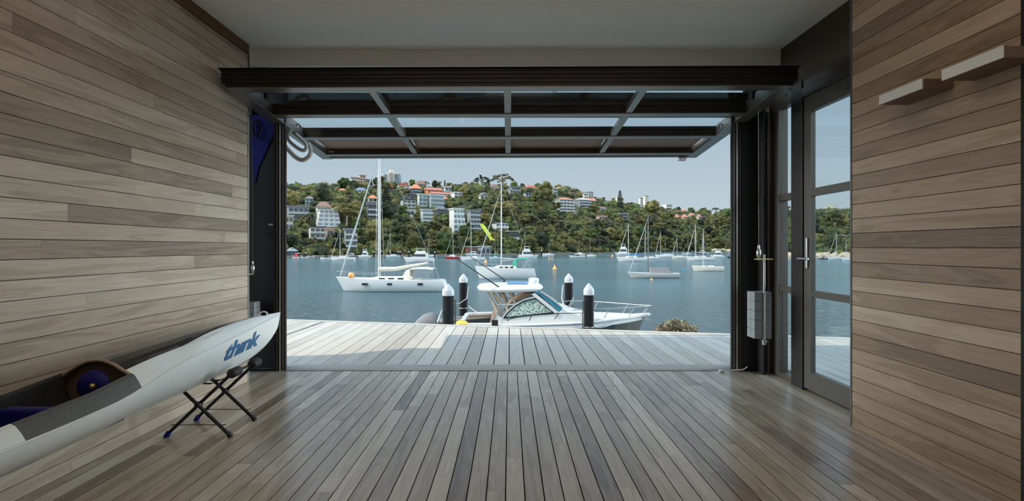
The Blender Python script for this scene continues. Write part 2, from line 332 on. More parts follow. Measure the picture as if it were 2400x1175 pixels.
# ================================================================== ROOM
LX, RX, DX, TY, CZ = -2.241, 2.198, 2.42, 4.76, 2.89   # left wall, right wall, door wall, threshold, ceiling
def boards(mb, u0, u1, v0, v1, pitch, phase, put, gap=.0035, lens=(1.2, 3.4), rnd=R):
    """boards along u, stacked in v; put(u0,u1,v0,v1,tint)"""
    k = math.floor((v0-phase)/pitch)
    while True:
        a, b = phase+k*pitch, phase+(k+1)*pitch; k += 1
        if a >= v1: break
        if b <= v0: continue
        a, b = max(a, v0)+gap/2, min(b, v1)-gap/2
        if b-a < .004: continue
        u = u0-rnd.uniform(0, 1.5)
        while u < u1:
            q = u+rnd.uniform(*lens); s, e_ = max(u, u0), min(q, u1)
            if e_-s > .02: put(s, e_-.001, a, b, (min(.98, max(.04, rnd.gauss(.5, .2))), rnd.random(), rnd.random()))
            u = q
mb = MB(); mb.box(LX-.14, -3, 0, LX-.016, 4.385, CZ, 1)
boards(mb, -3, 4.385, 0, 2.80, .093, .071, lambda s, e_, a, b, t_: mb.box(LX-.018, s, a, LX, e_, b, 0, t_), lens=(1.5, 4))
struct(mb.build('wall_left', ['wood_wall', 'backing']), 'long timber board wall beside the white surf ski')
mb = MB(); mb.box(LX-.018, -3, 2.803, LX+.004, 4.40, CZ, 0, (.1, .3, .2)); mb.box(LX-.018, 4.385, 2.35, LX+.003, 4.41, 2.803, 0, (.1, .3, .2))
struct(mb.build('trim_1', ['wood_warm']), 'dark timber cover strip along the top of the left board wall', 'trim')
mb = MB(); mb.box(LX-.10, 4.386, 0, LX+.004, 4.402, 2.35)
struct(mb.build('trim_2', ['steel']), 'thin metal edge strip at the end of the left board wall', 'trim')
mb = MB(); mb.box(RX+.016, 2.20, 0, DX-.002, 3.285, CZ, 1)
R2 = random.Random(21)
boards(mb, 2.20, 3.285, 0, CZ, .0918, .046, lambda s, e_, a, b, t_: mb.box(RX, s, a, RX+.018, e_, b, 0, t_), lens=(2.5, 5), rnd=R2)
struct(mb.build('wall_right', ['wood_wall_r', 'backing']), 'timber board wall right of the glass door with two box fixtures')
mb = MB(); mb.box(RX-.003, 3.286, 0, DX-.002, 3.30, CZ)
struct(mb.build('trim_3', ['bronze_mid']), 'slim bronze edge strip between glass door and right board wall', 'trim')
mb = MB(); mb.box(RX-.002, 2.10, 0, DX, 2.199, CZ)
struct(mb.build('trim_4', ['charcoal_panel']), 'dark post at the near end of the right board wall', 'trim')
mb = MB(); mb.box(RX+.05, -3, 0, DX, 2.099, CZ)
struct(mb.build('wall_right_rear', ['plaster']), 'plain wall behind the dark post at the right edge')
# floor: boards running out to the water
mb = MB(); mb.box(LX-.7, -3, -.12, DX+.08, TY-.003, -.022, 1)
boards(mb, -3, TY-.003, LX-.7, DX+.08, .0895, -.0180, lambda s, e_, a, b, t_: mb.box(a, s, -.022, b, e_, 0, 0, t_), gap=.006, lens=(.9, 2.6))
struct(mb.build('floor', ['wood_floor', 'backing']), 'indoor hardwood floor of narrow boards running towards the water', 'floor')
mb = MB(); mb.box(LX-.14, -3, CZ, DX+.12, 4.94, CZ+.22)
struct(mb.build('ceiling', ['plaster']), 'smooth grey plaster ceiling', 'ceiling')
mb = MB(); mb.box(LX-.7, 4.50, 2.745, DX-.03, 4.94, CZ)
struct(mb.build('ceiling_bulkhead', ['plaster_trim'], bevel=.004), 'dropped plaster bulkhead above the tilt-up door', 'ceiling')
# brown panel above the glass door
mb = MB(); mb.box(DX-.035, 3.30, 2.50, DX+.10, 4.94, CZ)
struct(mb.build('wall_above_door', ['brown_panel']), 'plain dark brown panel above the glass door')
# head beam and a clerestory slit over the opening
mb = MB(); mb.box(LX-.7, 4.84, 2.40, DX+.10, 4.94, 2.615)
struct(mb.build('beam', ['bronze_dark'], bevel=.003), 'dark head beam across the top of the wide opening', 'beam')
mb = MB(); mb.box(LX-.5, 4.885, 2.615, DX, 4.891, 2.745)
struct(mb.build('window_2', ['glass_clear']), 'narrow glass slit between head beam and bulkhead', 'window')
# facade outside, left of the opening, with the left counterweight recess
mb = MB(); mb.box(LX-.7, 4.86, 0, -2.19, 4.94, 2.40); mb.box(LX-.72, 3.9, 0, LX-.68, 4.94, 2.745)
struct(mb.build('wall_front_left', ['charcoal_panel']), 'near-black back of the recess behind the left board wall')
mb = MB(); mb.prism([P(590, 255, 4.84), P(650, 262, 4.84), P(650, 295, 4.84), P(628, 345, 4.84), P(606, 392, 4.84), P(598, 430, 4.84), P(588, 350, 4.84)], (0, .012, 0))  # sheet painted with the blue shadow of the recess
struct(mb.build('shade_sheet', ['shadow_blue']), 'shadowed upper part of the left recess, painted navy blue, behind a coiled cable', 'trim')
# right recess (between the right door track and the side window)
mb = MB(); mb.box(2.17, 4.74, 0, DX+.06, 4.94, 2.40); mb.box(2.29, 4.62, 0, 2.31, 4.74, 2.40)
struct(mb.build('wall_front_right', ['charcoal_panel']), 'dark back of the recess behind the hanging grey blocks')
# door tracks
def track(xs, name, label, s):
    r = thing(name, label, 'door track', (xs, 4.80, 0)); r['kind'] = 'structure'
    a = MB(); a.box(min(xs, xs+s*.012), 4.76, 0, max(xs, xs+s*.012), 4.785, 2.40); a.box(min(xs+s*.09, xs+s*.10), 4.74, 0, max(xs+s*.09, xs+s*.10), 4.95, 2.40); a.box(min(xs, xs+s*.10), 4.785, 0, max(xs, xs+s*.10), 4.79, 2.40)
    a.box(min(xs+s*.07, xs+s*.10), 4.79, 0, max(xs+s*.07, xs+s*.10), 4.95, 2.40)
    a.build('channel', ['bronze_dark'], r)
    b_ = MB(); b_.box(*sorted_pair(xs+s*.045, xs+s*.062, 4.765, 4.785)); b_.build('guide_strip', ['silver'], r)
    c = MB(); c.box(*sorted_pair(xs+s*.068, xs+s*.085, 4.75, 4.785)); c.build('seal_strip', ['bronze'], r)
    c = MB(); c.box(*sorted_pair(xs+s*.016, xs+s*.034, 4.768, 4.785)); c.build('seal_strip', ['bronze_mid'], r)
def sorted_pair(a, b, y0, y1): return (min(a, b), y0, 0, max(a, b), y1, 2.40)
track(-2.083, 'door_track', 'tall metal guide track at the left side of the opening', -1)
track(2.066, 'door_track', 'tall metal guide track at the right side of the opening', 1)
# threshold sills
mb = MB()
for (a, b, zt) in ((TY, 4.825, .004), (4.833, 5.02, .0)):
    mb.box(-2.16, a, -.03, 2.14, b, zt, 0, (.5 if a > 4.8 else .3, .2, .7))
mb.box(-2.16, TY, -.10, 2.14, 5.02, -.03, 1)
struct(mb.build('trim_6', ['wood_sill', 'backing']), 'weathered timber threshold across the wide opening', 'threshold')
# ------------------------------------------------------------------ glass side window and glass door (in the plane x = DX)
def ybx(x): return DX*F/(x-VX)
Ya, Yb, Yc, Yd = 4.69, 4.155, 4.13, 3.302
r = thing('window_1', 'narrow three-pane side window left of the glass door', 'window', (DX, 4.42, 0)); r['kind'] = 'structure'
a = MB()
a.box(DX-.035, 4.54, 0, DX+.05, 4.70, 2.50); a.box(DX-.03, 4.16, .0, DX+.04, 4.54, .045)
for z0, z1 in ((.757, .81), (1.56, 1.615)): a.box(DX-.028, 4.30, z0, DX+.04, 4.54, z1)
a.box(DX-.03, 4.16, 2.375, DX+.04, 4.54, 2.455); a.box(DX-.03, 4.16, 2.492, DX+.04, 4.54, 2.50)
a.build('window_frame', ['bronze_frame'], r, .002)
a = MB(); a.box(DX-.05, 4.155, 0, DX+.06, 4.31, 2.50); a.box(DX-.055, 4.135, 0, DX-.02, 4.165, 2.36); a.build('mullion', ['bronze_dark'], r, .002)
for z0, z1 in ((.045, .757), (.81, 1.56), (1.615, 2.375), (2.455, 2.492)):
    a = MB(); a.box(DX-.003, 4.31, z0, DX+.003, 4.54, z1); a.build('glass_pane', ['glass_clear'], r)
a = MB(); a.box(DX-.05, 4.705, 0, DX-.028, 4.735, 2.40); a.build('edge_strip', ['silver'], r)
r = thing('door_1', 'glazed side door with bronze frame and chrome lever', 'door', (DX, 3.7, 0)); r['kind'] = 'structure'
a = MB()
a.box(DX-.045, 4.04, .02, DX-.003, 4.13, 2.352); a.box(DX-.045, 3.302, .02, DX-.003, 3.40, 2.352)
a.box(DX-.045, 3.40, .02, DX-.003, 4.04, .165); a.box(DX-.045, 3.40, 2.223, DX-.003, 4.04, 2.352)
for z0, z1 in ((.757, .81), (1.553, 1.613)): a.box(DX-.043, 3.40, z0, DX-.005, 4.04, z1)
a.build('door_frame', ['bronze_frame'], r, .002)
for z0, z1 in ((.165, .757), (.81, 1.553), (1.613, 2.223)):
    a = MB(); a.box(DX-.027, 3.40, z0, DX-.021, 4.04, z1); a.build('glass_pane', ['glass'], r)
h = MB(); h.box(DX-.060, 4.066, .985, DX-.045, 4.092, 1.225); hp = h.build('handle_plate', ['silver'], r, .002)
h = MB(); h.tube([(DX-.05, 4.08, 1.06), (DX-.10, 4.08, 1.06)], .009); h.tube([(DX-.098, 4.125, 1.06), (DX-.098, 3.98, 1.06)], .009, 10); h.build('lever', ['silver'], hp)
mb = MB(); mb.box(DX-.05, 3.302, 2.358, DX+.07, 4.155, 2.44); mb.box(DX-.04, 3.302, 2.44, DX+.07, 4.155, 2.50); mb.box(DX-.02, 3.302, -.02, DX+.08, 4.155, .012)
mb.box(DX-.066, 3.302, 2.358, DX-.05, 4.155, 2.372)
struct(mb.build('trim_7', ['bronze'], bevel=.002), 'bronze head frame and sill of the glass door', 'door frame')
# ------------------------------------------------------------------ tilt-up door, standing open
ro = thing('door_2', 'wide tilt-up glass door raised overhead across the opening', 'door', (0, 4.8, 2.3)); ro['kind'] = 'structure'
def dz(Y, X=0): return 2.380-.083*(Y-3.9)+X*.004            # underside of the raised door
def dbar(mb, x0, y0, x1, y1, wdt, h0, h1, mi=0, along='x'):
    """sloping member between two plan points; wdt across, from h0 to h1 above the door's underside"""
    if along == 'x': c = [(x0, y0-wdt/2), (x1, y0-wdt/2), (x1, y0+wdt/2), (x0, y0+wdt/2)]
    else: c = [(x0-wdt/2, y0), (x0+wdt/2, y0), (x0+wdt/2, y1), (x0-wdt/2, y1)]
    v = [(x, y, dz(y, x)+h0) for x, y in c]+[(x, y, dz(y, x)+h1) for x, y in c]
    mb.add(v, [(0, 3, 2, 1), (4, 5, 6, 7), (0, 1, 5, 4), (1, 2, 6, 5), (2, 3, 7, 6), (3, 0, 4, 7)], mi)
a = MB(); dbar(a, -2.20, 3.935, 2.20, 3.935, .06, .030, .135); dbar(a, -2.215, 3.93, 2.215, 3.93, .09, .135, .142); dbar(a, -2.203, 3.90, 2.203, 3.90, .01, .12, .13)
dbar(a, -2.203, 3.90, 2.203, 3.90, .008, .06, .07); dbar(a, -2.203, 3.90, 2.203, 3.90, .008, .09, .096); dbar(a, -2.17, 3.94, 2.17, 3.94, .06, .0, .030)
a.build('top_rail', ['bronze_dark'], ro, .002)
a = MB(); dbar(a, -2.16, 3.945, 2.16, 3.945, .09, -.008, 0); a.build('flange', ['bronze_mid'], ro)
XI = 2.09
for s in (-1, 1):
    a = MB(); dbar(a, s*(XI+.045), 3.97, s*(XI+.045), 6.03, .09, 0, .105, 0, 'y'); dbar(a, s*(XI+.05), 3.97, s*(XI+.05), 6.03, .115, -.008, 0, 0, 'y')
    a.build('side_rail', ['bronze_mid'], ro, .002)
for yy in (4.55, 5.22, 5.87):
    a = MB(); dbar(a, -XI, yy, XI, yy, .06, .004, .10); rr_ = a.build('cross_rail', ['bronze'], ro, .002)
    a = MB(); dbar(a, -XI, yy, XI, yy, .085, -.006, .004); a.build('flange', ['bronze_mid'], rr_)
a = MB(); dbar(a, -2.17, 6.03-.03, 2.17, 6.03-.03, .06, -.002, .105); a.build('bottom_rail', ['bronze'], ro, .002)
ys = [3.98, 4.52, 4.58, 5.19, 5.25, 5.84]
for xx in (-1.075, -.015, 1.05):
    for i in (0, 2, 4):
        a = MB(); dbar(a, xx, ys[i], xx, ys[i+1], .058, .0, .05, 0, 'y'); a.build('glazing_bar', ['bronze_mid'], ro, .002)
xs4 = [-XI, -1.075, -.015, 1.05, XI]
for j in range(4):
    for i in (0, 2, 4):
        a = MB(); dbar(a, (xs4[j]+xs4[j+1])/2, ys[i], 0, ys[i+1], xs4[j+1]-xs4[j]-.058, .060, .068, 0, 'y')
        a.build('glass_pane' if i < 4 else 'kick_panel', ['glass_clear' if i < 4 else 'kick_brown'], ro)
for s in (-1, 1):                                              # hinge brackets on the head side and small black pulls
    a = MB(); a.box(s*1.98-.05, 4.12, dz(4.2)+.07, s*1.98+.05, 4.24, dz(4.2)+.16); a.box(s*1.98-.012, 4.15, dz(4.2)+.0, s*1.98+.012, 4.22, dz(4.2)+.08); a.build('hinge_bracket', ['charcoal_panel'], ro, .004)
    a = MB(); a.tube([(s*(XI-.03), 5.0+.05*math.cos(q), dz(5.0)+.035+.03*math.sin(q)) for q in [PI*k/6 for k in range(7)]], .006); a.build('pull_loop', ['black_rubber'], ro)
a = MB(); a.box(1.98, 5.98, dz(6, 2)-.045, 2.07, 6.05, dz(6, 2)-.01); a.box(2.0, 6.0, dz(6, 2)-.012, 2.05, 6.04, dz(6, 2)+.0); a.build('lock_block', ['light_grey'], ro, .003)
a = MB(); a.box(-2.06, 5.835, dz(5.84)+.012, -2.0, 5.841, dz(5.84)+.028); a.build('maker_plate', ['light_grey'], ro)
# tube lamp under the bulkhead
r = thing('tube_light', 'white tube lamp under the plaster bulkhead, behind the raised door', 'lamp', (.0, 4.80, 2.74))
a = MB(); a.tube([(-.24, 4.78, 2.628), (.41, 4.78, 2.628)], .013, 10); a.build('tube', ['tube_glow'], r)
for x in (-.25, .42): a = MB(); a.box(x-.022, 4.76, 2.608, x+.022, 4.80, 2.745); a.build('end_cap', ['white_paint'], r)

mb = MB(); mb.box(LX-.14, -3.14, 0, DX+.1, -3.0, CZ)
struct(mb.build('wall_back', ['plaster']), 'plain back wall behind the viewer')

r = thing('upfill', 'slim unseen added uplight hung below the ceiling, above the viewer', 'lamp', (0, .9, 2.46))  # body for the added upward fill, outside the view
a = MB(); a.box(-1.6, .83, 2.44, 1.6, .97, 2.485); a.build('housing', ['white_paint'], r)
for x in (-1.4, 1.4): a = MB(); a.tube([(x, .9, 2.48), (x, .9, CZ)], .004, 6); a.build('hanger', ['steel'], r)
for yy in (2.35, -.6):  # bodies for the added fill lamps, outside the view
    r = thing('fill_lamp', 'slim unseen fill lamp added on the ceiling, ' + ('just ahead of' if yy > 0 else 'behind') + ' the viewer', 'lamp', (0, yy, 2.86))
    a = MB(); a.box(-1.65, yy-.08, 2.84, 1.65, yy+.08, CZ-.001); a.build('housing', ['white_paint'], r)
# ================================================================== OUTSIDE: water, deck
def edgeY(X): return 7.495-.2115*X
mb = MB(); n_ = 40
vs_ = []; fs_ = []
for i, y in enumerate((-60, -10, 3, 8, 15, 30, 60, 120, 250, 500, 1000)):
    for j in range(n_+1): vs_.append((-1500+3000*j/n_, y, WZ))
for i in range(10):
    for j in range(n_): a = i*(n_+1)+j; fs_.append((a, a+1, a+n_+2, a+n_+1))
mb.add(vs_, fs_)
struct(mb.build('water', ['water']), 'rippled blue harbour water', 'water')
mb = MB(); R3 = random.Random(5); k0 = -42
pw = .1555
for k in range(-42, 36):
    a, b = k*pw+.003, (k+1)*pw-.007
    yb = 5.022
    if a > DX+.09: yb = 1.0
    if b < LX-.7: yb = 3.0
    if a > 5.4: break
    t_ = (min(.95, max(.05, R3.gauss(.5, .16))), R3.random(), R3.random())
    ya, yc = edgeY(a)-.13, edgeY(b)-.13
    def cut(mb, x0, x1, y0, q0, q1, z0, z1, t_):
        v = [(x0, y0, z0), (x1, y0, z0), (x1, q1, z0), (x0, q0, z0), (x0, y0, z1), (x1, y0, z1), (x1, q1, z1), (x0, q0, z1)]
        mb.add(v, [(0, 3, 2, 1), (4, 5, 6, 7), (0, 1, 5, 4), (1, 2, 6, 5), (2, 3, 7, 6), (3, 0, 4, 7)], 0, t_)
    if b > -2.95 or True:
        cut(mb, a, b, yb, ya, yc, -.045, -.012, t_)
mb2 = MB()
x0, x1 = -42*pw, 5.44
v = [(x0, edgeY(x0)-.122), (x1, edgeY(x1)-.122), (x1, edgeY(x1)), (x0, edgeY(x0))]
mb.add([(x, y, -.05) for x, y in v]+[(x, y, -.008) for x, y in v], [(0, 3, 2, 1), (4, 5, 6, 7), (0, 1, 5, 4), (1, 2, 6, 5), (2, 3, 7, 6), (3, 0, 4, 7)], 0, (.62, .3, .6))
v = [(x0, 3.0), (LX-.7, 3.0), (LX-.7, 5.0), (DX+.1, 5.0), (DX+.1, 1.0), (x1, 1.0), (x1, edgeY(x1)-.02), (x0, edgeY(x0)-.02)]
mb.prism([(x, y, -.25) for x, y in v], (0, 0, .195), 1)
struct(mb.build('deck', ['wood_deck', 'backing']), 'weathered grey timber deck outside, ending in a slanting edge over the water', 'deck')
# wide groove towards the left end of the deck
mb = MB(); mb.bar(P(762, 754.5, 8.02)+Vector((0, 0, 0)), P(640, 797, 6.45), .03, .004); 
for v_ in range(len(mb.v)): mb.v[v_] = (mb.v[v_][0], mb.v[v_][1], -.0105 if v_ % 2 else -.0085)
tag(mb.build('drain_strip', ['bronze_mid']), 'dark drain strip set across the left end of the outdoor deck', 'drain')
# upper building edge: unseen roof over the room, slanting edge shaped to cast the deck's shade
mb = MB(); v = [(-7, 3.0), (DX+.4, 3.0), (DX+.4, 5.02), (-2.3, 4.72), (-4.4, 4.36), (-7, 3.9)]
mb.prism([(x, y, CZ+.225) for x, y in v], (0, 0, .25))
struct(mb.build('roof', ['plaster']), 'unseen flat roof edge above the room, shaped to shade the deck', 'roof')
# lower pontoon beside the motorboat
mb = MB(); mb.box(-6, 9.6, WZ+.25, 3.6, 12.6, WZ+.75, 1); mb.box(-5.9, 9.7, WZ+.75, 3.5, 12.5, WZ+.80, 0)
tag(mb.build('pontoon', ['grating', 'pile_black']), 'floating pontoon with pale grating beside the white motorboat', 'pontoon')
# ------------------------------------------------------------------ piles with white pointed caps
def pile(px, wpx, tip, capb, Y, label, name='mooring_pile', rope=False):
    c = P(px, tip, Y); r_ = wpx*Y/F/2; zt = c.z; zc = P(px, capb, Y).z
    r = thing(name, label, 'pile', (c.x, Y, WZ-.6), 0, 'mooring piles near the deck')
    a = MB(); a.lathe([(r_*.98, WZ-.6), (r_*.98, zc+.02)], (c.x, Y, 0), 20); a.build('shaft', ['pile_black'], r)
    a = MB(); h = zt-zc; a.lathe([(r_*1.04, zc), (r_*1.04, zc+h*.42), (r_*.97, zc+h*.50), (r_*.35, zt-h*.12), (r_*.12, zt-.01), (.004, zt)], (c.x, Y, 0), 20); a.build('cap', ['pile_cap'], r)
    for zz in (.9, 1.35, 1.62): a = MB(); a.lathe([(r_*1.0, zc-zz), (r_*1.03, zc-zz+.006), (r_*1.03, zc-zz+.016), (r_*1.0, zc-zz+.022)], (c.x, Y, 0), 20); a.build('band', ['steel'], r)
    return c, r_, zc
pa = pile(1050.5, 27, 665.5, 693, 12.9, 'black mooring pile with white cap, nearest one left of the motorboat')
pb = pile(1086, 19.5, 642, 662.5, 17.9, 'black mooring pile with white cap, behind the motorboat at its stern')
pc = pile(1333, 19.5, 641, 662.5, 18.2, 'black mooring pile with white cap, behind the motorboat at its windscreen')
pd = pile(1380, 24, 664, 691.5, 14.2, 'black mooring pile with white cap, in front of the motorboat bow')
def hang(pts, r_, label, name='mooring_rope', mt='rope', sag=0):
    a = MB(); q = []
    for i in range(len(pts)-1):
        for k in range(6):
            t_ = k/6; p_ = Vector(pts[i]).lerp(Vector(pts[i+1]), t_); p_.z -= sag*4*t_*(1-t_); q.append(p_)
    q.append(Vector(pts[-1])); a.tube(q, r_, 6)
    return tag(a.build(name, [mt]), label, 'rope', 'mooring ropes')
hang([P(1098, 672, 17.8), P(1094, 700, 17.6), P(1075, 713, 15.5), P(1064, 710, 13.1)], .012, 'rope hanging between the two piles left of the motorboat')
hang([P(1098, 718, 17.2), P(1126, 736, 16.5)], .012, 'rope from the rear left pile to the motorboat side', sag=.02)
hang([P(1320, 668, 18.1), P(1317, 700, 18.1), P(1323, 722, 18)], .028, 'bundle of rope hung on the rear right pile')
hang([P(1395, 768, 14.2), P(1440, 758, 14.8), P(1462, 744, 15.6)], .012, 'rope from the front right pile up to the bow', sag=.04)
hang([P(1036, 728, 12.9), P(1030, 742, 12.7), P(1025, 756, 12.4)], .018, 'rope end at the left foot of the nearest pile')
for (x, y0, y1, Y, lb) in ((1067.5, 706, 764, 12.9, 'thin rusty guide pole beside the nearest pile'), (1366, 706, 770, 14.1, 'thin rusty guide pole beside the pile at the bow')):
    a = MB(); q = P(x, y0, Y); a.tube([q, P(x, y1, Y)-Vector((0, 0, 1.2))], .018, 8); a.tube([q, q+Vector((.08 if x > 1100 else -.08, 0, .03))], .012, 6); tag(a.build('guide_pole', ['trunk_dark']), lb, 'pole')
# ------------------------------------------------------------------ hull loft shared by all boats
def hull_rings(L_, B_, fb, rake=.6, srake=.1, bowup=.25, stern=.72, nst=19, keel=-.3, bow_full=.55, bowfb=None):
    rings = []
    for i in range(nst):
        t_ = i/(nst-1); s = 1-(1-min(1, t_/bow_full))**2.0
        wd = B_/2*s*(1 if t_ < .6 else 1-(1-stern)*((t_-.6)/.4)**2); wd = max(wd, .015)
        sh = fb*(1+bowup*(1-t_)**2)
        ring = []
        prof = [(1.0, sh), (1.0, sh*.8), (.99, sh*.6), (.965, sh*.42), (.93, sh*.27), (.875, sh*.13), (.80, .02), (.45, keel*.7), (0, keel)]
        for sgn in (1, -1):
            for j, (wf, z_) in enumerate(prof if sgn == 1 else prof[::-1][1:]):
                zf = max(0, min(1.25, (z_-keel)/(sh-keel)))
                flare = wf if t_ > .3 else wf*(1-(1-t_/.3)*.25*(1-zf))
                x = -L_/2+L_*t_+rake*(1-zf)*(1-t_)**3-srake*(1-zf)*t_**8
                ring.append(Vector((x, sgn*wd*flare, z_)))
        rings.append(ring)
    return rings
def make_hull(rings, mats, parent, name='hull'):
    a = MB(); n = len(rings[0]); v = [p for r_ in rings for p in r_]; f = []; mi = []
    for i in range(len(rings)-1):
        for j in range(n-1):
            q = (i*n+j, (i+1)*n+j, (i+1)*n+j+1, i*n+j+1)
            zz = max(v[x].z for x in q); a.add([v[x] for x in q], [(0, 1, 2, 3)], 1 if zz < .05 else 0, None, True)
    a.add(rings[-1], [tuple(range(n))], 0)
    a.add(rings[0], [tuple(range(n))[::-1]], 0)
    o = a.build(name, mats, parent)
    d = MB()                                                   # deck, slightly below the sheer
    for i in range(len(rings)-1):
        p, q, r_, s = rings[i][0], rings[i][-1], rings[i+1][-1], rings[i+1][0]
        m1_, m2_ = (p+q)/2+Vector((0, 0, .04)), (r_+s)/2+Vector((0, 0, .04))
        d.add([p, m1_, m2_, s], [(0, 1, 2, 3)], 0, None, True); d.add([m1_, q, r_, m2_], [(0, 1, 2, 3)], 0, None, True)
    d.build('deck', ['deck_white'], parent)
    return o
def cabin(mb, x0, x1, w0, w1, z0, h, sl0=.5, sl1=.2, mi=0, top=.8):
    """tapered deckhouse from x0 to x1"""
    v = [(x0, -w0/2, z0), (x0, w0/2, z0), (x1, w1/2, z0), (x1, -w1/2, z0), (x0+sl0, -w0/2*top, z0+h), (x0+sl0, w0/2*top, z0+h), (x1-sl1, w1/2*top, z0+h), (x1-sl1, -w1/2*top, z0+h)]
    return mb.add(v, [(0, 3, 2, 1)[::-1], (4, 5, 6, 7), (0, 1, 5, 4), (1, 2, 6, 5), (2, 3, 7, 6), (3, 0, 4, 7)], mi)
def sailboat(name, label, x0, x1, wl, mastx, mtop, hullm='hull_white', flip=1, fb=None, rz=0, dodger=None, bimini=None, boom='alloy', cover=None, jib=True, mastm='alloy', B_=None, det=1, group='moored sailing boats', wins=3, cab=.34, detail=False, jibm='canvas_cream', boomup=0, mastk=1.1):
    Y = (EH-WZ)*F/(wl-HY); px = F/Y; L_ = (x1-x0)/px; X = ((x0+x1)/2-VX)/px
    r = thing(name, label, 'sailing boat', (0, 0, 0), 0, group)
    B_ = B_ or L_*.30; fb = fb or L_*.095+.25
    k = flip
    def Q(x, y, z): return Vector((x*k, y, z))
    mi_ = (mastx-VX)/px-X                                     # mast position in world x relative to centre
    mx_ = mi_*k; mh = (wl-mtop)/px
    rings = hull_rings(L_, B_, fb, rake=L_*.09, srake=-L_*.05 if detail else L_*.02)
    rings = [[Q(*p) for p in g] for g in rings]
    if k < 0: rings = [g[::-1] for g in rings]
    make_hull(rings, [hullm, 'antifoul'], r)
    def put(a, nm, mt, bev=0, par=None):
        a.v = [tuple(Q(*p)) for p in a.v]
        if k < 0: a.f = [f[::-1] for f in a.f]
        return a.build(nm, [mt] if isinstance(mt, str) else mt, par or r, bev)
    a = MB(); cabin(a, -L_*.22, L_*.20, B_*.42, B_*.62, fb*1.0, fb*cab, L_*.10, .1); ch = put(a, 'cabin', 'deck_white', .03)
    for i in range(wins):
        xx = -L_*.08+i*L_*.085
        for s in (-1, 1):
            a = MB(); a.box(xx, s*B_*.285-.02, fb*1.10, xx+L_*.055, s*B_*.285+.02, fb*1.10+fb*cab*.38); put(a, 'cabin_window', 'dark_glass', 0, ch)
    a = MB(); a.tube([(mx_, 0, fb*.9), (mx_, 0, mh*.5), (mx_, 0, mh)], [L_*.0105*mastk, L_*.0095*mastk, L_*.006*mastk], 8); ms = put(a, 'mast', mastm)
    for zf in ((.52, .72) if det else (.55,)): a = MB(); a.tube([(mx_-.02, -B_*.30, fb+(mh-fb)*zf-.1), (mx_, 0, fb+(mh-fb)*zf), (mx_-.02, B_*.30, fb+(mh-fb)*zf-.1)], L_*.0028, 5); put(a, 'spreader', mastm, 0, ms)
    be = L_*.40; bz = fb*1.75
    a = MB(); a.tube([(mx_, 0, bz), (be*.9, 0, bz+boomup)], L_*.006, 6); bo = put(a, 'boom', mastm)
    if cover:
        a = MB(); a.tube([(mx_-.05, 0, bz+L_*.02), (mx_+(be-mx_)*.3, 0, bz+L_*.022), (be*.88, 0, bz+boomup+.04)], [L_*.022, L_*.02, L_*.008], 8); put(a, 'sail_cover', cover, 0, bo)
    if jib:
        a = MB(); p0 = Vector((-L_*.46, 0, fb*1.35)); p1 = Vector((mx_-.05, 0, mh*.93)); a.tube([p0, p0.lerp(p1, .25), p0.lerp(p1, .7), p1], [L_*.006, L_*.0085, L_*.006, L_*.003], 6); put(a, 'furled_sail', jibm)
    if det:
        a = MB()
        for s in (-1, 1):
            a.tube([(mx_+.1, s*B_*.47, fb), (mx_, s*B_*.30, fb+(mh-fb)*.52), (mx_, 0, mh*.97)], L_*.0008+.004, 4)
        a.tube([(L_*.47, 0, fb), (mx_, 0, mh)], L_*.0008+.004, 4); put(a, 'rigging', 'steel')
    if detail:
        a = MB()
        for s in (-1, 1):
            pts = [(-L_*.50, 0, fb*1.25+.55), (-L_*.44, s*B_*.12, fb*1.22+.55), (-L_*.2, s*B_*.38, fb+.6), (L_*.2, s*B_*.49, fb+.6), (L_*.42, s*B_*.40, fb+.6)]
            a.tube(pts, .012, 4)
            for p_ in pts[1:]: a.tube([p_, (p_[0], p_[1], p_[2]-.55)], .012, 4)
        put(a, 'guard_rail', 'steel')
    if dodger:
        a = MB(); rg = []
        for (xx, h, wd) in ((L_*.115, .02, B_*.52), (L_*.16, fb*.85, B_*.50), (L_*.185, fb*.95, B_*.50), (L_*.20, fb*.93, B_*.50)):
            rg.append([Vector((xx+(.0 if abs(q) < .9 else .1), wd/2*math.copysign(min(1, abs(q)*1.15), q) if q else 0, fb*1.02+h*(1-.12*abs(q)**3) if abs(q) < .99 else fb*1.02)) for q in (-1, -.85, -.5, 0, .5, .85, 1)])
        a.loft(rg, 0, False, True, False); put(a, 'dodger', dodger)
    if bimini:
        a = MB(); z_ = fb*1.02+fb*1.02
        a.loft([[Vector((xx, y_*B_*.38, z_+.06-.10*y_*y_+zz)) for y_ in (-1, -.5, 0, .5, 1)]+[Vector((xx, y_*B_*.38, z_+.02-.10*y_*y_+zz)) for y_ in (1, .5, 0, -.5, -1)] for xx, zz in ((L_*.21, -.04), (L_*.27, .04), (L_*.35, .04), (L_*.41, -.04))], 0, True, True); bm = put(a, 'bimini', bimini)
        for s in (-1, 1):
            a = MB()
            for xx in (.23, .39): a.tube([(L_*.33, s*B_*.36, fb), (L_*xx, s*B_*.36, z_)], .018, 5)
            put(a, 'bimini_frame', 'steel', 0, bm)
    r.location = (X, Y, WZ); r.rotation_euler = (0, 0, rz)
    return r, L_, B_, fb, px
rA, LA, BA, fA, pA = sailboat('sailboat', 'largest white sailboat with cream spray hood, moored left of the piles', 788, 1040, 682, 889, 338, dodger='canvas_cream', bimini='canvas_cream', detail=True, fb=1.02, B_=3.3, mastk=1.32, cover='canvas_cream', boomup=.75, cab=.30, jibm='light_grey', wins=3)
for x_ in (-1.9, .35, 3.05):
    a = MB(); a.box(x_-.22, -BA*.5-.0, .62, x_+.22, BA*.5+.0, .82); o = a.build('hull_window', ['dark_glass'], None); o.parent = rA
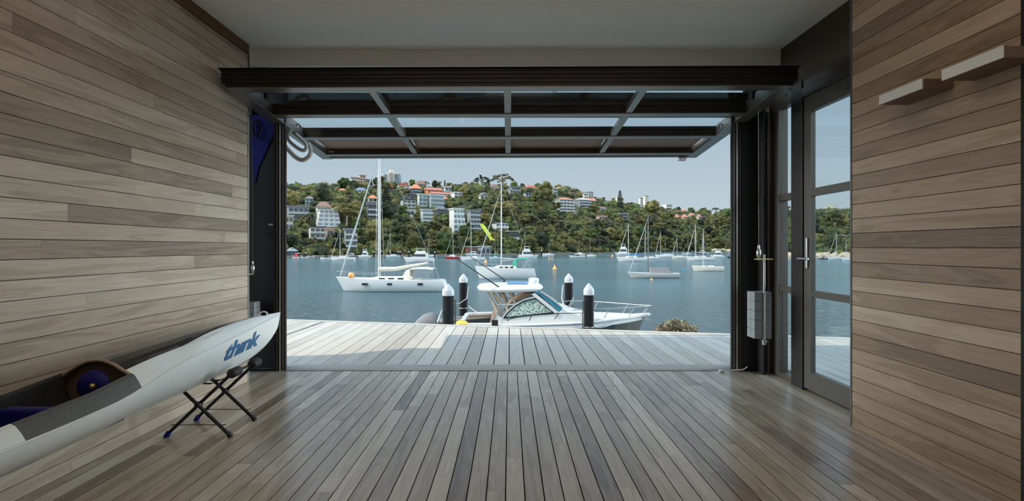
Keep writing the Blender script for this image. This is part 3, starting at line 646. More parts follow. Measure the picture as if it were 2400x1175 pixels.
a = MB(); a.blob((-3.4, -.55, 1.45), .28, amp=.0, rings=8, segs=12); tag(a.build('fender_ball', ['buoy_orange'], None, org=(0, 0, 0)), 'orange ball fender on the foredeck of the largest sailboat', 'fender'); bpy.data.objects['fender_ball'].location = rA.location
sailboat('sailboat', 'white sailboat with green spray hood and green bimini', 1113, 1252, 653, 1175, 428, dodger='canvas_green', bimini='canvas_green', detail=True, wins=3, fb=1.25, B_=2.6, jibm='light_grey', boomup=.5)
rC = sailboat('sailboat', 'grey low sailboat under a dark grey cover, orange ball at its bow', 1471, 1590, 652, 1519, 504, 'hull_grey', det=0, wins=0, fb=.62, cab=.05, mastm='alloy_dark', jibm='light_grey')[0]
a = MB(); cabin(a, -.6, 2.4, 1.3, 1.5, .62, .72, .25, .6, 0, .55); o = a.build('boat_cover', ['canvas_grey'], None); o.parent = rC
a = MB(); a.blob((0, 0, 0), .2, amp=0, rings=8, segs=12); o = tag(a.build('fender_ball', ['buoy_orange'], None), 'small orange ball at the bow of the grey covered sailboat', 'fender'); o.location = P(1527, 656.5, 64)
sailboat('sailboat', 'cream sailboat with bare mast, nearest one at the right', 1621, 1695, 636, 1648, 537, 'hull_cream', det=1, wins=1, cab=.25, jib=False)
# ------------------------------------------------------------------ the white motorboat behind the deck
HB = 16.0
rm_ = thing('motorboat', 'large white motorboat with hardtop and green tinted side window, berthed behind the deck', 'motorboat', (0, HB, WZ))
def HP(x, y, dy=0): return P(x, y, HB)+Vector((0, dy, 0))
a = MB(); rings = []
st = [(985, .95, 762), (1040, 1.15, 756), (1090, 1.25, 752), (1160, 1.35, 748), (1250, 1.38, 746), (1330, 1.30, 744), (1390, 1.08, 742), (1430, .82, 740), (1465, .50, 739), (1492, .22, 738), (1510, .03, 737.5)]
kx = {1330: 0, 1390: -3, 1430: -9, 1465: -22, 1492: -38, 1510: -52}
for x_, hb, ys_ in st:
    zt = P(x_, ys_, HB).z; ring = []
    for sgn in (-1, 1):
        pr = [(1, 1), (1.015, .93), (.95, .80), (.80, .45), (.62, .28), (0, 0)]
        for j, (wf, zf) in enumerate(pr if sgn < 0 else pr[::-1][1:]):
            z_ = WZ-.35+(zt-WZ+.35)*zf
            xs_ = (x_-VX)*HB/F+kx.get(x_, 0)*HB/F*(1-zf)*1.1
            ring.append(Vector((xs_, HB+sgn*hb*wf, z_)))
    rings.append(ring)
n = len(rings[0])
for i in range(len(rings)-1):
    for j in range(n-1):
        a.add([rings[i][j], rings[i+1][j], rings[i+1][j+1], rings[i][j+1]], [(0, 1, 2, 3)], 1 if 1 <= j <= 8 else 0, None, True)
a.add(rings[0], [tuple(range(n))[::-1]], 0)
a.build('hull', ['hull_white', 'hull_shade'], rm_)
a = MB()
for i in range(len(rings)-1):
    p, q, r_, s = rings[i][0], rings[i][-1], rings[i+1][-1], rings[i+1][0]
    if i >= 3: a.add([p, q, r_, s], [(0, 1, 2, 3)])
a.build('foredeck', ['deck_white'], rm_)
a = MB(); z_ = P(1100, 757, HB).z; a.box((985-VX)*HB/F, HB-1.15, z_-.7, (1150-VX)*HB/F, HB+1.15, z_-.62); a.build('cockpit_floor', ['boat_tan'], rm_)
a = MB(); p, q = HP(1088, 748.5), HP(1168, 747)                 # coaming of the cockpit
for s in (-1, 1): a.bar((p.x, HB+s*1.2, p.z), (q.x, HB+s*1.3, q.z), .16, .10)
a.bar((p.x, HB-1.2, p.z), (p.x, HB+1.2, p.z), .14, .1); a.build('coaming', ['hull_white'], rm_, .02)
# rubbing rail
a = MB()
for s in (0, -1): a.tube([g[s]+Vector((0, 0, -.03)) for g in rings[1:]], .022, 6)
a.build('rub_rail', ['steel'], rm_)
# deckhouse: side profile extruded across the beam
prof = [(1158, 752), (1166, 728), (1182, 734), (1200, 728), (1262, 716), (1292, 722), (1318, 719), (1346, 731), (1400, 739), (1400, 750), (1300, 752)]
a = MB()
def cross(prof, w_, mi=0, Yc=HB):
    l = [P(x, y, Yc)+Vector((0, -w_, 0)) for x, y in prof]; return l, (0, 2*w_, 0)
l, o_ = cross([(1150, 760), (1160, 738), (1164, 727), (1178, 736.5), (1295, 724), (1312, 716.5), (1330, 722), (1350, 731), (1405, 738.5), (1405, 748), (1300, 752)], 1.02); a.prism(l, o_)
a.build('deckhouse', ['hull_white'], rm_, .03)
def strip(path, w_, th, dy, name, mt, par=rm_):
    a = MB(); pts = [P(x, y, HB)+Vector((0, dy, 0)) for x, y in path]
    for i in range(len(pts)-1): a.bar(pts[i], pts[i+1], w_, th)
    return a.build(name, [mt], par)
for s in (-1, 1):
    win = [(1181, 735.5), (1190, 724), (1206, 709), (1226, 698), (1252, 692), (1291, 723)]
    pts = [P(x, y, HB)+Vector((0, s*1.0, 0)) for x, y in win]
    a = MB(); a.prism(pts, (0, .02*s, 0)); wn = a.build('side_window', ['teal_mesh'], rm_)
    a = MB()
    for i in range(len(pts)): a.bar(pts[i]+Vector((0, s*.02, 0)), pts[(i+1) % len(pts)]+Vector((0, s*.02, 0)), .05, .035)
    a.build('window_frame', ['charcoal_panel'], wn)
    a = MB(); q = [P(x, y, HB)+Vector((0, s*.98, 0)) for x, y in ((1242, 683), (1250, 680), (1302, 722), (1293, 724))]; a.prism(q, (0, .10*s, 0)); a.build('pillar', ['hull_white'], rm_)
    q = [P(x, y, HB)+Vector((0, s*1.0, 0)) for x, y in ((1178, 737), (1192, 720), (1210, 704), (1230, 694), (1255, 688))]; a = MB()
    for i in range(4): a.bar(q[i], q[i+1], .08, .05)
    a.build('window_arch', ['hull_white'], rm_)
q = [P(x, y, HB) for x, y in ((1252, 680), (1309, 716.5))]
a = MB(); a.add([q[0]+Vector((0, -.95, 0)), q[0]+Vector((0, .95, 0)), q[1]+Vector((0, .95, 0)), q[1]+Vector((0, -.95, 0))], [(0, 1, 2, 3)])
v0 = [q[0]+Vector((-.05, -.95, 0)), q[0]+Vector((-.05, .95, 0)), q[1]+Vector((-.05, .95, -.02)), q[1]+Vector((-.05, -.95, -.02))]; a.add(v0, [(3, 2, 1, 0)])
a.build('windscreen', ['ws_blue'], rm_)
q = [P(x, y, HB) for x, y in ((1254, 679), (1262, 678), (1312, 713), (1305, 719))]; 
for d_, w_ in ((.95, .05), (-.02, .04)): a = MB(); a.prism([p+Vector((0, d_, 0)) for p in q], (0, w_, 0)); a.build('windscreen_frame', ['hull_grey'], rm_)
a = MB(); a.prism([P(x, y, HB)+Vector((0, -1.02, 0)) for x, y in ((1254, 679.5), (1263, 678), (1310, 714), (1302, 721))], (0, .06, 0)); a.build('quarter_glass', ['ws_blue'], rm_)
a = MB(); a.tube([P(x, y, HB)+Vector((0, -1.045, 0)) for x, y in ((1262, 677.5), (1288, 694), (1311, 713.5))], .02, 5); a.build('windscreen_edge', ['hull_grey'], rm_)
for pa_ in (((1189, 752), (1196, 748), (1212, 744), (1246, 739), (1310, 735.5), (1380, 733.5)), ((1247, 739), (1240, 752)), ((1309, 736), (1300, 748)), ((1186, 739), (1189, 752))):
    a = MB(); a.tube([P(x, y, HB-1.03)*1 for x, y in pa_], .008, 4); a.v = [(x, HB-1.025, z) for x, y, z in a.v]; a.build('panel_seam', ['canvas_grey'], rm_)
a = MB(); rg = []                                              # hardtop
for x_, zt, zb, wd in ((1121, 669.5, 671, .62), (1126, 667.5, 676.5, .92), (1150, 666.3, 679.5, 1.12), (1200, 665.5, 679.5, 1.16), (1250, 665.5, 678, 1.10), (1265, 667, 674, .9), (1270, 669, 671, .6)):
    t0, t1 = P(x_, zt, HB), P(x_, zb, HB); h = t0.z-t1.z
    rg.append([Vector((t0.x, HB+yy*wd, t1.z+h*zz)) for yy, zz in ((-.9, 0), (-1, .3), (-1, .6), (-.92, .9), (-.4, 1.08), (0, 1.12), (.4, 1.08), (.92, .9), (1, .6), (1, .3), (.9, 0), (0, -.05))])
a.loft(rg, 0, True, True); a.build('hardtop', ['hull_white'], rm_)
a = MB(); c = P(1251, 666.5, HB); a.lathe([(.15, c.z-.02), (.155, c.z+.06), (.165, c.z+.15), (.15, c.z+.19), (.02, c.z+.205)], (c.x, HB, 0), 20); a.build('radar_dome', ['hull_white'], rm_)
a = MB(); c = P(1189, 664.5, HB); a.box(c.x, HB-.5, c.z, c.x+.62, HB+.5, c.z+.03); a.build('hatch', ['buoy_blue2'], rm_)
for s in (-1, 1):                                              # tower legs below the hardtop
    for (x0, y0, x1_, y1) in ((1146, 680, 1168, 724), (1158, 680, 1176, 706), (1176, 680, 1190, 720), (1194, 680, 1209, 708)):
        a = MB(); a.bar(P(x0, y0, HB)+Vector((0, s*.85, 0)), P(x1_, y1, HB)+Vector((0, s*.98, 0)), .045, .06); a.build('tower_leg', ['cream_tan'], rm_)
    a = MB(); a.bar(P(1166, 706, HB)+Vector((0, s*.95, 0)), P(1206, 706, HB)+Vector((0, s*.95, 0)), .03, .04); a.build('tower_brace', ['hull_white'], rm_)
a = MB(); l = [P(x, y, HB) for x, y in ((1186, 726), (1196, 706), (1246, 689), (1244, 684), (1232, 684), (1212, 694), (1190, 712))]; a.prism([p+Vector((0, -.55, 0)) for p in l], (0, 1.1, 0)); a.build('helm_seat', ['boat_tan'], rm_, .03)
for s in (-1, 1): strip([(1163, 722), (1156, 738), (1150, 756)], .07, .09, s*1.02, 'stern_post', 'cream_tan')
# outriggers
for (x0, y0, x1_, y1, dy) in ((1179, 673, 1082, 603, -.95), (1181, 660, 1090, 602.5, .95)):
    a = MB(); p, q = P(x0, y0, HB)+Vector((0, dy, 0)), P(x1_, y1, HB)+Vector((0, dy*1.8, 0)); a.tube([p, q], [.022, .010], 6); a.tube([p-Vector((0, 0, .12)), p+Vector((0, 0, .02))], .035, 8); a.build('outrigger_pole', ['black_rubber'], rm_)
# bow rail
for s in (-1, 1):
    path = [(1333, 716, 1.15), (1352, 714.5, 1.2), (1400, 715, 1.02), (1452, 716, .66), (1500, 717, .22), (1527, 717, .02)]
    pts = [P(x, y, HB)+Vector((0, s*d, 0)) for x, y, d in path]; a = MB(); a.tube(pts, .016, 6)
    for x, y, d, x2, y2 in ((1356, 714.5, 1.18, 1348, 729), (1414, 715, .95, 1403, 734), (1480, 716, .42, 1466, 738), (1520, 717, .08, 1506, 736)): a.tube([P(x, y, HB)+Vector((0, s*d, 0)), P(x2, y2+2, HB)+Vector((0, s*d, 0))], .013, 5)
    a.build('bow_rail', ['steel'], rm_)
a = MB(); a.tube([P(1332, 721, HB-.5), P(1345, 697, HB-.5)], .022, 6); a.build('rod_holder', ['steel'], rm_)
a = MB(); l = [P(x, y, HB) for x, y in ((1480, 737), (1523, 734.5), (1522, 739), (1500, 741.5), (1480, 742))]; a.prism([p+Vector((0, -.14, 0)) for p in l], (0, .28, 0)); a.build('bow_pulpit', ['hull_white'], rm_, .01)
a = MB(); a.box(P(1508, 0, HB).x, HB-.06, P(0, 748, HB).z, P(1517, 0, HB).x, HB+.06, P(0, 741, HB).z); l = [P(x, y, HB) for x, y in ((1504, 747), (1523, 747.5), (1524, 751), (1512, 751))]; a.prism([p+Vector((0, -.08, 0)) for p in l], (0, .16, 0)); a.build('anchor', ['steel'], rm_)
a = MB(); c = P(1160, 757, HB-1.38); a.box(c.x-.09, c.y-.02, c.z-.11, c.x+.09, c.y+.02, c.z+.08); a.build('side_hatch', ['charcoal_panel'], rm_, .01)
# engine under a grey cover, and its yellow float
a = MB(); rg = []
for x_, yt, wd in ((972, 757, .12), (978, 750, .22), (988, 741, .30), (1000, 734.5, .34), (1012, 731.5, .34), (1021, 735, .32), (1027, 745, .28), (1029, 760, .24)):
    p = P(x_, yt, HB-.5); zb = P(x_, 768, HB-.5).z; rg.append([Vector((p.x, p.y+wd*math.cos(q), zb+(p.z-zb)*math.sin(q)**.7 if math.sin(q) > 0 else zb-.3)) for q in [PI*k/8 for k in range(9)]])
a.loft(rg, 0, True, True); a.build('outboard_cover', ['cover_grey'], rm_)
a = MB(); c = P(1081, 760, 13.6); a.lathe([(.15, -.05), (.19, 0), (.17, .05), (.09, .08), (.02, .085)], (c.x, c.y, c.z), 20); a.lathe([(.05, .08), (.06, .10), (.02, .11)], (c.x, c.y, c.z), 12)
a.v = [(v_[0], v_[1], v_[2]) for v_ in a.v]; a.box(c.x-.06, c.y-.06, WZ+.8, c.x+.06, c.y+.06, c.z-.04); tag(a.build('dock_float', ['yellow']), 'yellow rounded dock float at the stern of the motorboat', 'float')
# ================================================================== FAR SHORE: hill, houses, trees
def lerp_tab(tab, x):
    if x <= tab[0][0]: return tab[0][1]
    for (a, va), (b_, vb) in zip(tab, tab[1:]):
        if x <= b_: return va+(vb-va)*(x-a)/(b_-a)
    return tab[-1][1]
SHORE = [(200, 190), (600, 196), (700, 206), (780, 212), (850, 222), (1000, 240), (1080, 252), (1150, 262), (1250, 290), (1400, 318), (1460, 345), (1540, 420), (1600, 470), (1700, 500), (1740, 470), (1790, 300), (1830, 205), (1990, 196), (2200, 190)]
RIDGE = [(200, 445), (640, 443), (700, 440), (800, 437), (860, 436), (960, 438), (1050, 438), (1150, 436), (1260, 440), (1330, 446), (1400, 468), (1480, 484), (1560, 492), (1650, 497), (1760, 500), (1850, 505), (1920, 500), (2000, 500), (2200, 495)]
RD = [(200, 200), (1250, 210), (1500, 260), (1700, 240), (1800, 190), (2200, 170)]
def terr(x, t):
    """ground point of the far hill for bearing x (in px of the view axis) and slope parameter t"""
    ys = lerp_tab(SHORE, x); yr = ys+lerp_tab(RD, x); Y = ys+(yr-ys)*t
    zr = EH-(lerp_tab(RIDGE, x)-HY)*yr/F; z0 = WZ-.8
    z = z0+(zr-z0)*(1-(1-min(t, 1))**1.25) if t <= 1 else zr-(t-1)*20
    if t > 0: z += .35*min(t, 1-min(t, 1)+.15)*noise.noise(Vector((x*.02, t*6, 0)))*3
    return Vector(((x-VX)*Y/F, Y, z))
def at_px(x, y):
    lo, hi = 0, 1
    for _ in range(22):
        m_ = (lo+hi)/2; p = terr(x, m_); py = HY-(p.z-EH)*F/p.y
        if py > y: lo = m_
        else: hi = m_
    return terr(x, lo), lo
a = MB(); xs_ = list(range(-200, 2700, 12)); NT = 30; tv = [-.03]+[i/NT for i in range(NT+1)]+[1.15, 1.5]
for i, x in enumerate(xs_):
    for t_ in tv:
        p = terr(x, max(t_, 0)); 
        if t_ < 0: p = terr(x, 0); p.y -= 4; p.x = (x-VX)*p.y/F; p.z = WZ-2
        a.v.append(tuple(p))
K = len(tv)
for i in range(len(xs_)-1):
    for j in range(K-1): q = i*K+j; a.f.append((q, q+K, q+K+1, q+1)); a.m.append(0); a.c.append((.5, .5, .5)); a.s.append(True)
mat('hill_ground', (.045, .055, .025), .95, 0, .4, .15)
struct(a.build('hill', ['hill_ground']), 'wooded hillside across the water', 'hill')
# rocky and sandy edges of the shore
for (xa, xb, h, mt, lb, nm) in ((1828, 2080, 1.9, 'rock', 'sandstone ledge along the shore seen through the glass door', 'rock_ledge'), (1668, 1740, 2.6, 'sand', 'pale sandy beach at the far right end of the bay', 'beach'), (640, 1460, .7, 'rock_dark', 'low stone ledge along the left shore', 'shore_ledge')):
    a = MB(); st_ = []; x = xa
    while x <= xb:
        p = terr(x, 0); d = 2.2+1.5*noise.noise(Vector((x*.07, 3, 0))); hh = h*(.75+.5*noise.noise(Vector((x*.11, 9, 0)))); k_ = (p.y-d-3)/p.y
        q = Vector((p.x*k_, p.y*k_, 0))
        st_.append([Vector((q.x, q.y, WZ-1)), Vector((q.x, q.y+.4, WZ+hh*.6)), Vector((q.x, q.y+1.5, WZ+hh)), Vector((p.x*1.03, p.y*1.03, WZ+hh*1.4)), Vector((p.x*1.05, p.y*1.05, WZ-1))]); x += 5 if xb-xa < 500 else 9
    a.loft(st_, 0, True, False); o = a.build(nm, [mt]); struct(o, lb, 'shore')
def patch(x0, x1, y, wd, mt, lb, nm):
    a = MB(); pts = []
    for x in (x0, (x0+x1)/2, x1): p, _ = at_px(x, y); pts.append(p)
    a.loft([[p+Vector((0, -wd, -1.0)), p+Vector((0, -wd, .8)), p+Vector((0, wd, 1.6)), p+Vector((0, wd, -1))] for p in pts]); struct(a.build(nm, [mt]), lb, 'lawn')
patch(1672, 1735, 588, 8, 'grass', 'small grassy bank above the far beach', 'lawn')
# ------------------------------------------------------------------ houses
HR = []
def house(x0, x1, yt, yb, label, wall='w_white', roof='flat', roofm='r_grey', fl=2, nw=4, balc=False, roofh=.25, dep=9, rz=None, name='house', cat='house', group=None, winm='win_dark', side=None, steps=0):
    xc = (x0+x1)/2; p, t_ = at_px(xc, yb); Y = p.y; s = Y/F
    W = (x1-x0)*s; H = (yb-yt)*s; rh = H*roofh if roof != 'flat' else min(.5, H*.08); wh = H-rh
    rz = R4.uniform(.42, .58) if rz is None else rz; D = min(dep, W*.6); W = (W-D*math.sin(rz))/math.cos(rz)
    r = thing(name, label, cat, (p.x+D*math.sin(rz)/2, Y-1.5, p.z), rz, group)
    HR.append((x0, x1, yt, yb, Y))
    def bd(a, nm, mt, par=None): o = MB.build(a, nm, [mt] if isinstance(mt, str) else mt); o.parent = par or r; return o
    fh = wh/fl; off = 0
    a = MB()
    for k in range(fl):
        sb = steps*(k)*1.0
        a.box(-W/2+(sb*.5), sb, k*fh-(4 if k == 0 else 0), W/2-(sb*.2), D+sb, (k+1)*fh)
    bd(a, 'wall', wall)
    for k in range(fl):
        sb = steps*k; a0, a1 = -W/2+sb*.5, W/2-sb*.2; ww = (a1-a0)
        for j in range(nw):
            c0 = a0+ww*(j+.14)/nw; c1 = a0+ww*(j+.86)/nw
            a = MB(); a.box(c0, sb-.06, k*fh+fh*.22, c1, sb+.05, k*fh+fh*.80); bd(a, 'window', winm)
        if balc:
            a = MB(); a.box(a0-.2, sb-1.2, k*fh-.12, a1+.2, sb, k*fh+.10); a.box(a0-.2, sb-1.2, k*fh+.10, a1+.2, sb-1.12, k*fh+fh*.30); bd(a, 'balcony', balc)
    sb = steps*(fl-1); a0, a1 = -W/2+sb*.5, W/2-sb*.2; ov = .5; a = MB()
    if roof == 'flat': a.box(a0-ov, sb-ov, wh, a1+ov, sb+D+ov, wh+rh)
    elif roof == 'hip':
        v = [(a0-ov, sb-ov, wh), (a1+ov, sb-ov, wh), (a1+ov, sb+D+ov, wh), (a0-ov, sb+D+ov, wh), (a0+ww*.3, sb+D/2, wh+rh), (a1-ww*.3, sb+D/2, wh+rh)]
        a.add(v, [(0, 3, 2, 1), (0, 1, 5, 4), (2, 3, 4, 5), (1, 2, 5), (3, 0, 4)])
    elif roof == 'gable':                                       # gable end towards the water
        v = [(a0-ov, sb-ov, wh), ((a0+a1)/2, sb-ov, wh+rh), (a1+ov, sb-ov, wh)]
        a.prism([(x, y, z) for x, y, z in v], (0, D+2*ov, 0))
        g = MB(); g.prism([(a0, sb-.05, wh), ((a0+a1)/2, sb-ov-.06, wh+rh*.92), (a1, sb-.05, wh)], (0, -.1, 0)); bd(g, 'gable', wall)
    elif roof == 'ridge':
        v = [(a0-ov, sb-ov, wh), (a0-ov, sb+D/2, wh+rh), (a0-ov, sb+D+ov, wh)]; a.prism(v, (a1-a0+2*ov, 0, 0))
    bd(a, 'roof', roofm)
    return r, W, H, D
R4 = random.Random(11)
for nme, c in (('w_white', (.60, .60, .57)), ('w_cream', (.58, .50, .37)), ('w_grey', (.22, .24, .25)), ('w_pale', (.42, .43, .42)), ('w_dark', (.06, .062, .065)), ('w_brick', (.30, .11, .08)), ('w_pink', (.58, .36, .27)), ('w_beige', (.50, .42, .34)), ('w_blue', (.08, .15, .20)), ('w_teal', (.36, .42, .43)), ('w_terra', (.60, .24, .10)), ('w_brown', (.22, .15, .11)),
               ('r_grey', (.20, .20, .21)), ('r_white', (.58, .58, .55)), ('r_orange', (.62, .22, .12)), ('r_red', (.45, .10, .07)), ('r_brown', (.26, .15, .12)), ('r_blue', (.16, .22, .30)), ('r_dark', (.05, .05, .06)), ('r_terra', (.50, .19, .13))): mat(nme, c, .75, 0, .1, .8)
mat('win_dark', (.03, .04, .05), .15, 0, .3, .7); mat('win_teal', (.08, .16, .17), .15, 0, .3, .7); mat('win_blue', (.16, .20, .22), .2, 0, .3, .7)
H = house
H(672, 698, 580, 602, 'small blue boatshed with pale gable roof at the water edge, far left', 'w_blue', 'gable', 'r_white', 1, 2, roofh=.4, name='boatshed', cat='shed')
H(668, 722, 483, 519, 'low grey house with flat roof at the far left, beside the tall white terraced house', 'w_grey', 'flat', 'r_grey', 2, 4, 'w_pale')
H(667, 688, 505, 540, 'grey and tan house half hidden at the far left, below the flat grey one', 'w_beige', 'flat', 'w_pale', 2, 2)
H(738, 776, 473, 500, 'cream house with brown hipped roof, just above the white terraced house', 'w_cream', 'hip', 'r_brown', 1, 4, roofh=.45)
H(733, 796, 490, 532, 'tall white four-level terraced house on the left slope', 'w_white', 'flat', 'r_white', 4, 4, 'w_white', steps=1.0, winm='win_blue')
H(722, 762, 531, 574, 'grey concrete house with stacked dark balconies, below the white terraced house', 'w_beige', 'flat', 'r_dark', 3, 3, 'w_pale')
H(764, 785, 535, 560, 'plain pinkish rendered block beside the grey concrete house', 'w_pink', 'flat', 'w_pink', 1, 1)
H(806, 836, 536, 592, 'dark grey modern house with four levels, above the left boats', 'w_grey', 'flat', 'r_grey', 4, 3, 'w_pale')
H(778, 806, 489, 512, 'pink brick house behind the tall gum tree on the left slope', 'w_brick', 'flat', 'w_pink', 1, 2)
H(858, 884, 473, 518, 'dark brown three-level house left of the tall mast', 'w_dark', 'ridge', 'r_dark', 3, 3, 'w_pale', roofh=.2)
H(861, 884, 458, 474, 'cream house with orange tiled roof, above the dark brown one', 'w_cream', 'hip', 'r_orange', 1, 2, roofh=.45)
H(706, 729, 435, 448, 'red brick flats with white balconies on the far left skyline', 'w_brick', 'flat', 'r_grey', 2, 3, 'w_white', name='apartment_building', cat='apartments')
H(820, 842, 408, 428, 'white and brown flats at the left of the brick tower', 'w_beige', 'flat', 'r_brown', 3, 3, 'w_white', name='apartment_building', cat='apartments')
H(841, 857, 403, 428, 'tallest brick apartment tower on the left skyline', 'w_pink', 'flat', 'w_brick', 4, 2, name='apartment_building', cat='apartments', winm='win_dark')
H(857, 872, 412, 427, 'dark grey flats at the right of the brick tower', 'w_grey', 'flat', 'r_grey', 3, 3, name='apartment_building', cat='apartments')
# round-bayed concrete tower
p_, _ = at_px(917, 434); s_ = p_.y/F; r = thing('apartment_tower', 'grey concrete apartment tower with rounded bays on the skyline, right of the tall mast', 'apartments', (p_.x, p_.y, p_.z)); HR.append((895, 938, 396, 434, p_.y))
for (xo, y0, rr, hh) in ((-15, 4, 8, 29), (0, 0, 10, 32), (14, 5, 8, 29)):
    a = MB(); a.lathe([(rr*s_, -3), (rr*s_, hh*s_)], (xo*s_, y0*s_, 0), 12, 0); o = a.build('tower_bay', ['w_pale' if xo < 0 else 'w_grey' if xo > 0 else 'w_beige']); o.parent = r
    for k in range(7):
        b_ = MB(); z_ = (2+k*(hh-3)/7)*s_; b_.lathe([(rr*s_, z_), (rr*s_*1.04, z_), (rr*s_*1.04, z_+1.7*s_), (rr*s_, z_+1.7*s_)], (xo*s_, y0*s_, 0), 12); q = b_.build('window_band', ['win_blue']); q.parent = o
a = MB(); a.lathe([(5.2*s_, 30*s_), (5.2*s_, 37.5*s_), (4.6*s_, 38*s_)], (1*s_, 0, 0), 12); o = a.build('lift_tower', ['w_beige']); o.parent = r
H(929, 959, 427, 447, 'white gabled house with red side roof, right of the concrete tower', 'w_white', 'gable', 'r_red', 2, 3, 'w_white', roofh=.42)
H(960, 987, 432, 456, 'dark house with orange roof, right of the white gabled house', 'w_dark', 'hip', 'r_orange', 2, 3, 'w_grey', roofh=.45)
H(975, 999, 424, 441, 'grey-brown house with steep brown roof on the skyline', 'w_grey', 'ridge', 'r_brown', 1, 3, roofh=.5)
H(992, 1036, 440, 454, 'long terracotta house with orange walls and red roof', 'w_terra', 'ridge', 'r_terra', 1, 5, roofh=.4)
H(1004, 1062, 450, 459, 'low row of red tiled roofs below the terracotta house', 'w_white', 'ridge', 'r_terra', 1, 6, roofh=.6)
H(1040, 1058, 436, 449, 'small grey house with pale gable, below the pointed cypress', 'w_pale', 'ridge', 'r_grey', 1, 2)
H(978, 1000, 455, 485, 'white and pale blue modern house with flat roof, left half of a pair', 'w_white', 'flat', 'w_pale', 3, 2, 'w_teal', winm='win_teal')
H(1001, 1040, 457, 488, 'pale blue glass-fronted house with white side gable, right half of a pair', 'w_teal', 'flat', 'r_white', 3, 6, 'w_teal', winm='win_blue')
H(1028, 1050, 460, 474, 'small house with red hipped roof behind the glass-fronted house', 'w_grey', 'hip', 'r_terra', 1, 3, roofh=.5)
H(937, 974, 463, 486, 'white and grey cottage with low gable roof on the middle slope', 'w_pale', 'gable', 'r_dark', 2, 3, roofh=.28)
H(952, 975, 455, 466, 'dark flat-roofed house just above the grey cottage', 'w_dark', 'flat', 'r_grey', 1, 2)
H(945, 974, 492, 507, 'white rendered wall and terrace half hidden by gum trees', 'w_white', 'flat', 'w_white', 1, 1)
H(985, 1013, 491, 528, 'white house with blue glass windows stepping down the slope', 'w_teal', 'flat', 'w_pale', 4, 3, 'w_white', winm='win_blue')
H(1019, 1050, 490, 508, 'dark house with white frame and white chimney, beside the stepped terraces', 'w_dark', 'flat', 'r_white', 1, 3, 'w_cream')
H(1052, 1094, 488, 552, 'white house of stepped glass terraces, the largest on the middle slope', 'w_white', 'flat', 'w_white', 5, 3, 'w_white', winm='win_teal', steps=.8)
H(1094, 1128, 493, 548, 'grey house of stepped balconies joined to the right of the white terraces', 'w_grey', 'flat', 'r_grey', 5, 3, 'w_teal', winm='win_dark', steps=.5)
H(1056, 1090, 451, 468, 'white box-shaped house with flat roof above the dark trees', 'w_white', 'flat', 'w_white', 2, 3, 'w_pale')
H(1120, 1144, 452, 470, 'cream house with gable end and grey roof, left of the second mast', 'w_cream', 'gable', 'r_grey', 1, 2, roofh=.4)
H(1061, 1082, 432, 443, 'cream house with red roof on the skyline, left of the flat-topped trees', 'w_cream', 'hip', 'r_red', 1, 2, roofh=.5)
H(1122, 1136, 435, 447, 'white block of a house under the smaller flat-topped tree', 'w_white', 'flat', 'r_white', 2, 2)
H(1144, 1172, 432, 447, 'white house with broad brown roof below the flat-topped trees', 'w_white', 'hip', 'r_brown', 1, 4, roofh=.55)
H(1184, 1220, 445, 456, 'low pavilion with thin white flat roof, right of the second mast', 'w_teal', 'flat', 'r_white', 1, 4)
H(1188, 1222, 437, 446, 'long low grey house on the skyline, above the white-roofed pavilion', 'w_grey', 'ridge', 'r_grey', 1, 4)
H(1225, 1262, 434, 447, 'house with long red-brown roof on the skyline, left of the golden tree', 'w_beige', 'hip', 'r_red', 1, 4, roofh=.5)
H(1226, 1245, 452, 466, 'pale blue-grey house in the trees, left of the golden tree', 'w_teal', 'flat', 'r_dark', 2, 2)
H(1293, 1307, 441, 457, 'pale blue weatherboard house right of the golden tree', 'w_teal', 'flat', 'r_white', 2, 2)
H(1301, 1320, 438, 449, 'orange roofed house under the ragged palm', 'w_cream', 'hip', 'r_orange', 1, 2, roofh=.6)
H(1332, 1344, 441, 449, 'small orange roof next to the brown round tree on the skyline', 'w_cream', 'hip', 'r_orange', 1, 1, roofh=.6)
H(1300, 1345, 463, 496, 'blue-green four-level house with white balconies and orange roof', 'w_teal', 'hip', 'r_orange', 4, 4, 'w_white', roofh=.16, winm='win_dark')
H(1347, 1384, 464, 488, 'grey house with broad white hipped roof, beside the blue-green one', 'w_grey', 'hip', 'r_white', 3, 4, 'w_teal', roofh=.2)
H(1370, 1397, 465, 477, 'house with long orange roof below the white apartment block', 'w_brown', 'ridge', 'r_orange', 1, 3, roofh=.5)
H(1364, 1378, 453, 467, 'stepped white apartment block on the skyline, left wing', 'w_white', 'flat', 'w_white', 2, 2, name='apartment_building', cat='apartments')
H(1375, 1390, 450, 467, 'stepped white apartment block on the skyline, taller right wing', 'w_pale', 'flat', 'r_grey', 4, 2, 'w_white', name='apartment_building', cat='apartments')
H(1391, 1398, 462, 474, 'slim dark block at the right of the white apartment block', 'w_grey', 'flat', 'w_brown', 3, 2, name='apartment_building', cat='apartments')
H(1411, 1428, 471, 480, 'small white flats on the skyline, left of the big pine', 'w_white', 'flat', 'r_grey', 1, 2)
H(1440, 1462, 463, 480, 'cream flats standing behind the big pine', 'w_cream', 'flat', 'w_cream', 2, 3)
H(1497, 1507, 464, 488, 'slim white tower on the skyline, left one of a pair', 'w_white', 'flat', 'r_grey', 6, 2, name='apartment_tower', cat='apartments')
H(1506, 1520, 459, 487, 'cream and grey tower on the skyline, right one of a pair', 'w_cream', 'flat', 'r_grey', 6, 3, name='apartment_tower', cat='apartments', winm='win_blue')
H(1554, 1575, 476, 489, 'white and grey low apartment block alone on the right skyline', 'w_white', 'flat', 'w_pale', 2, 4, name='apartment_building', cat='apartments')
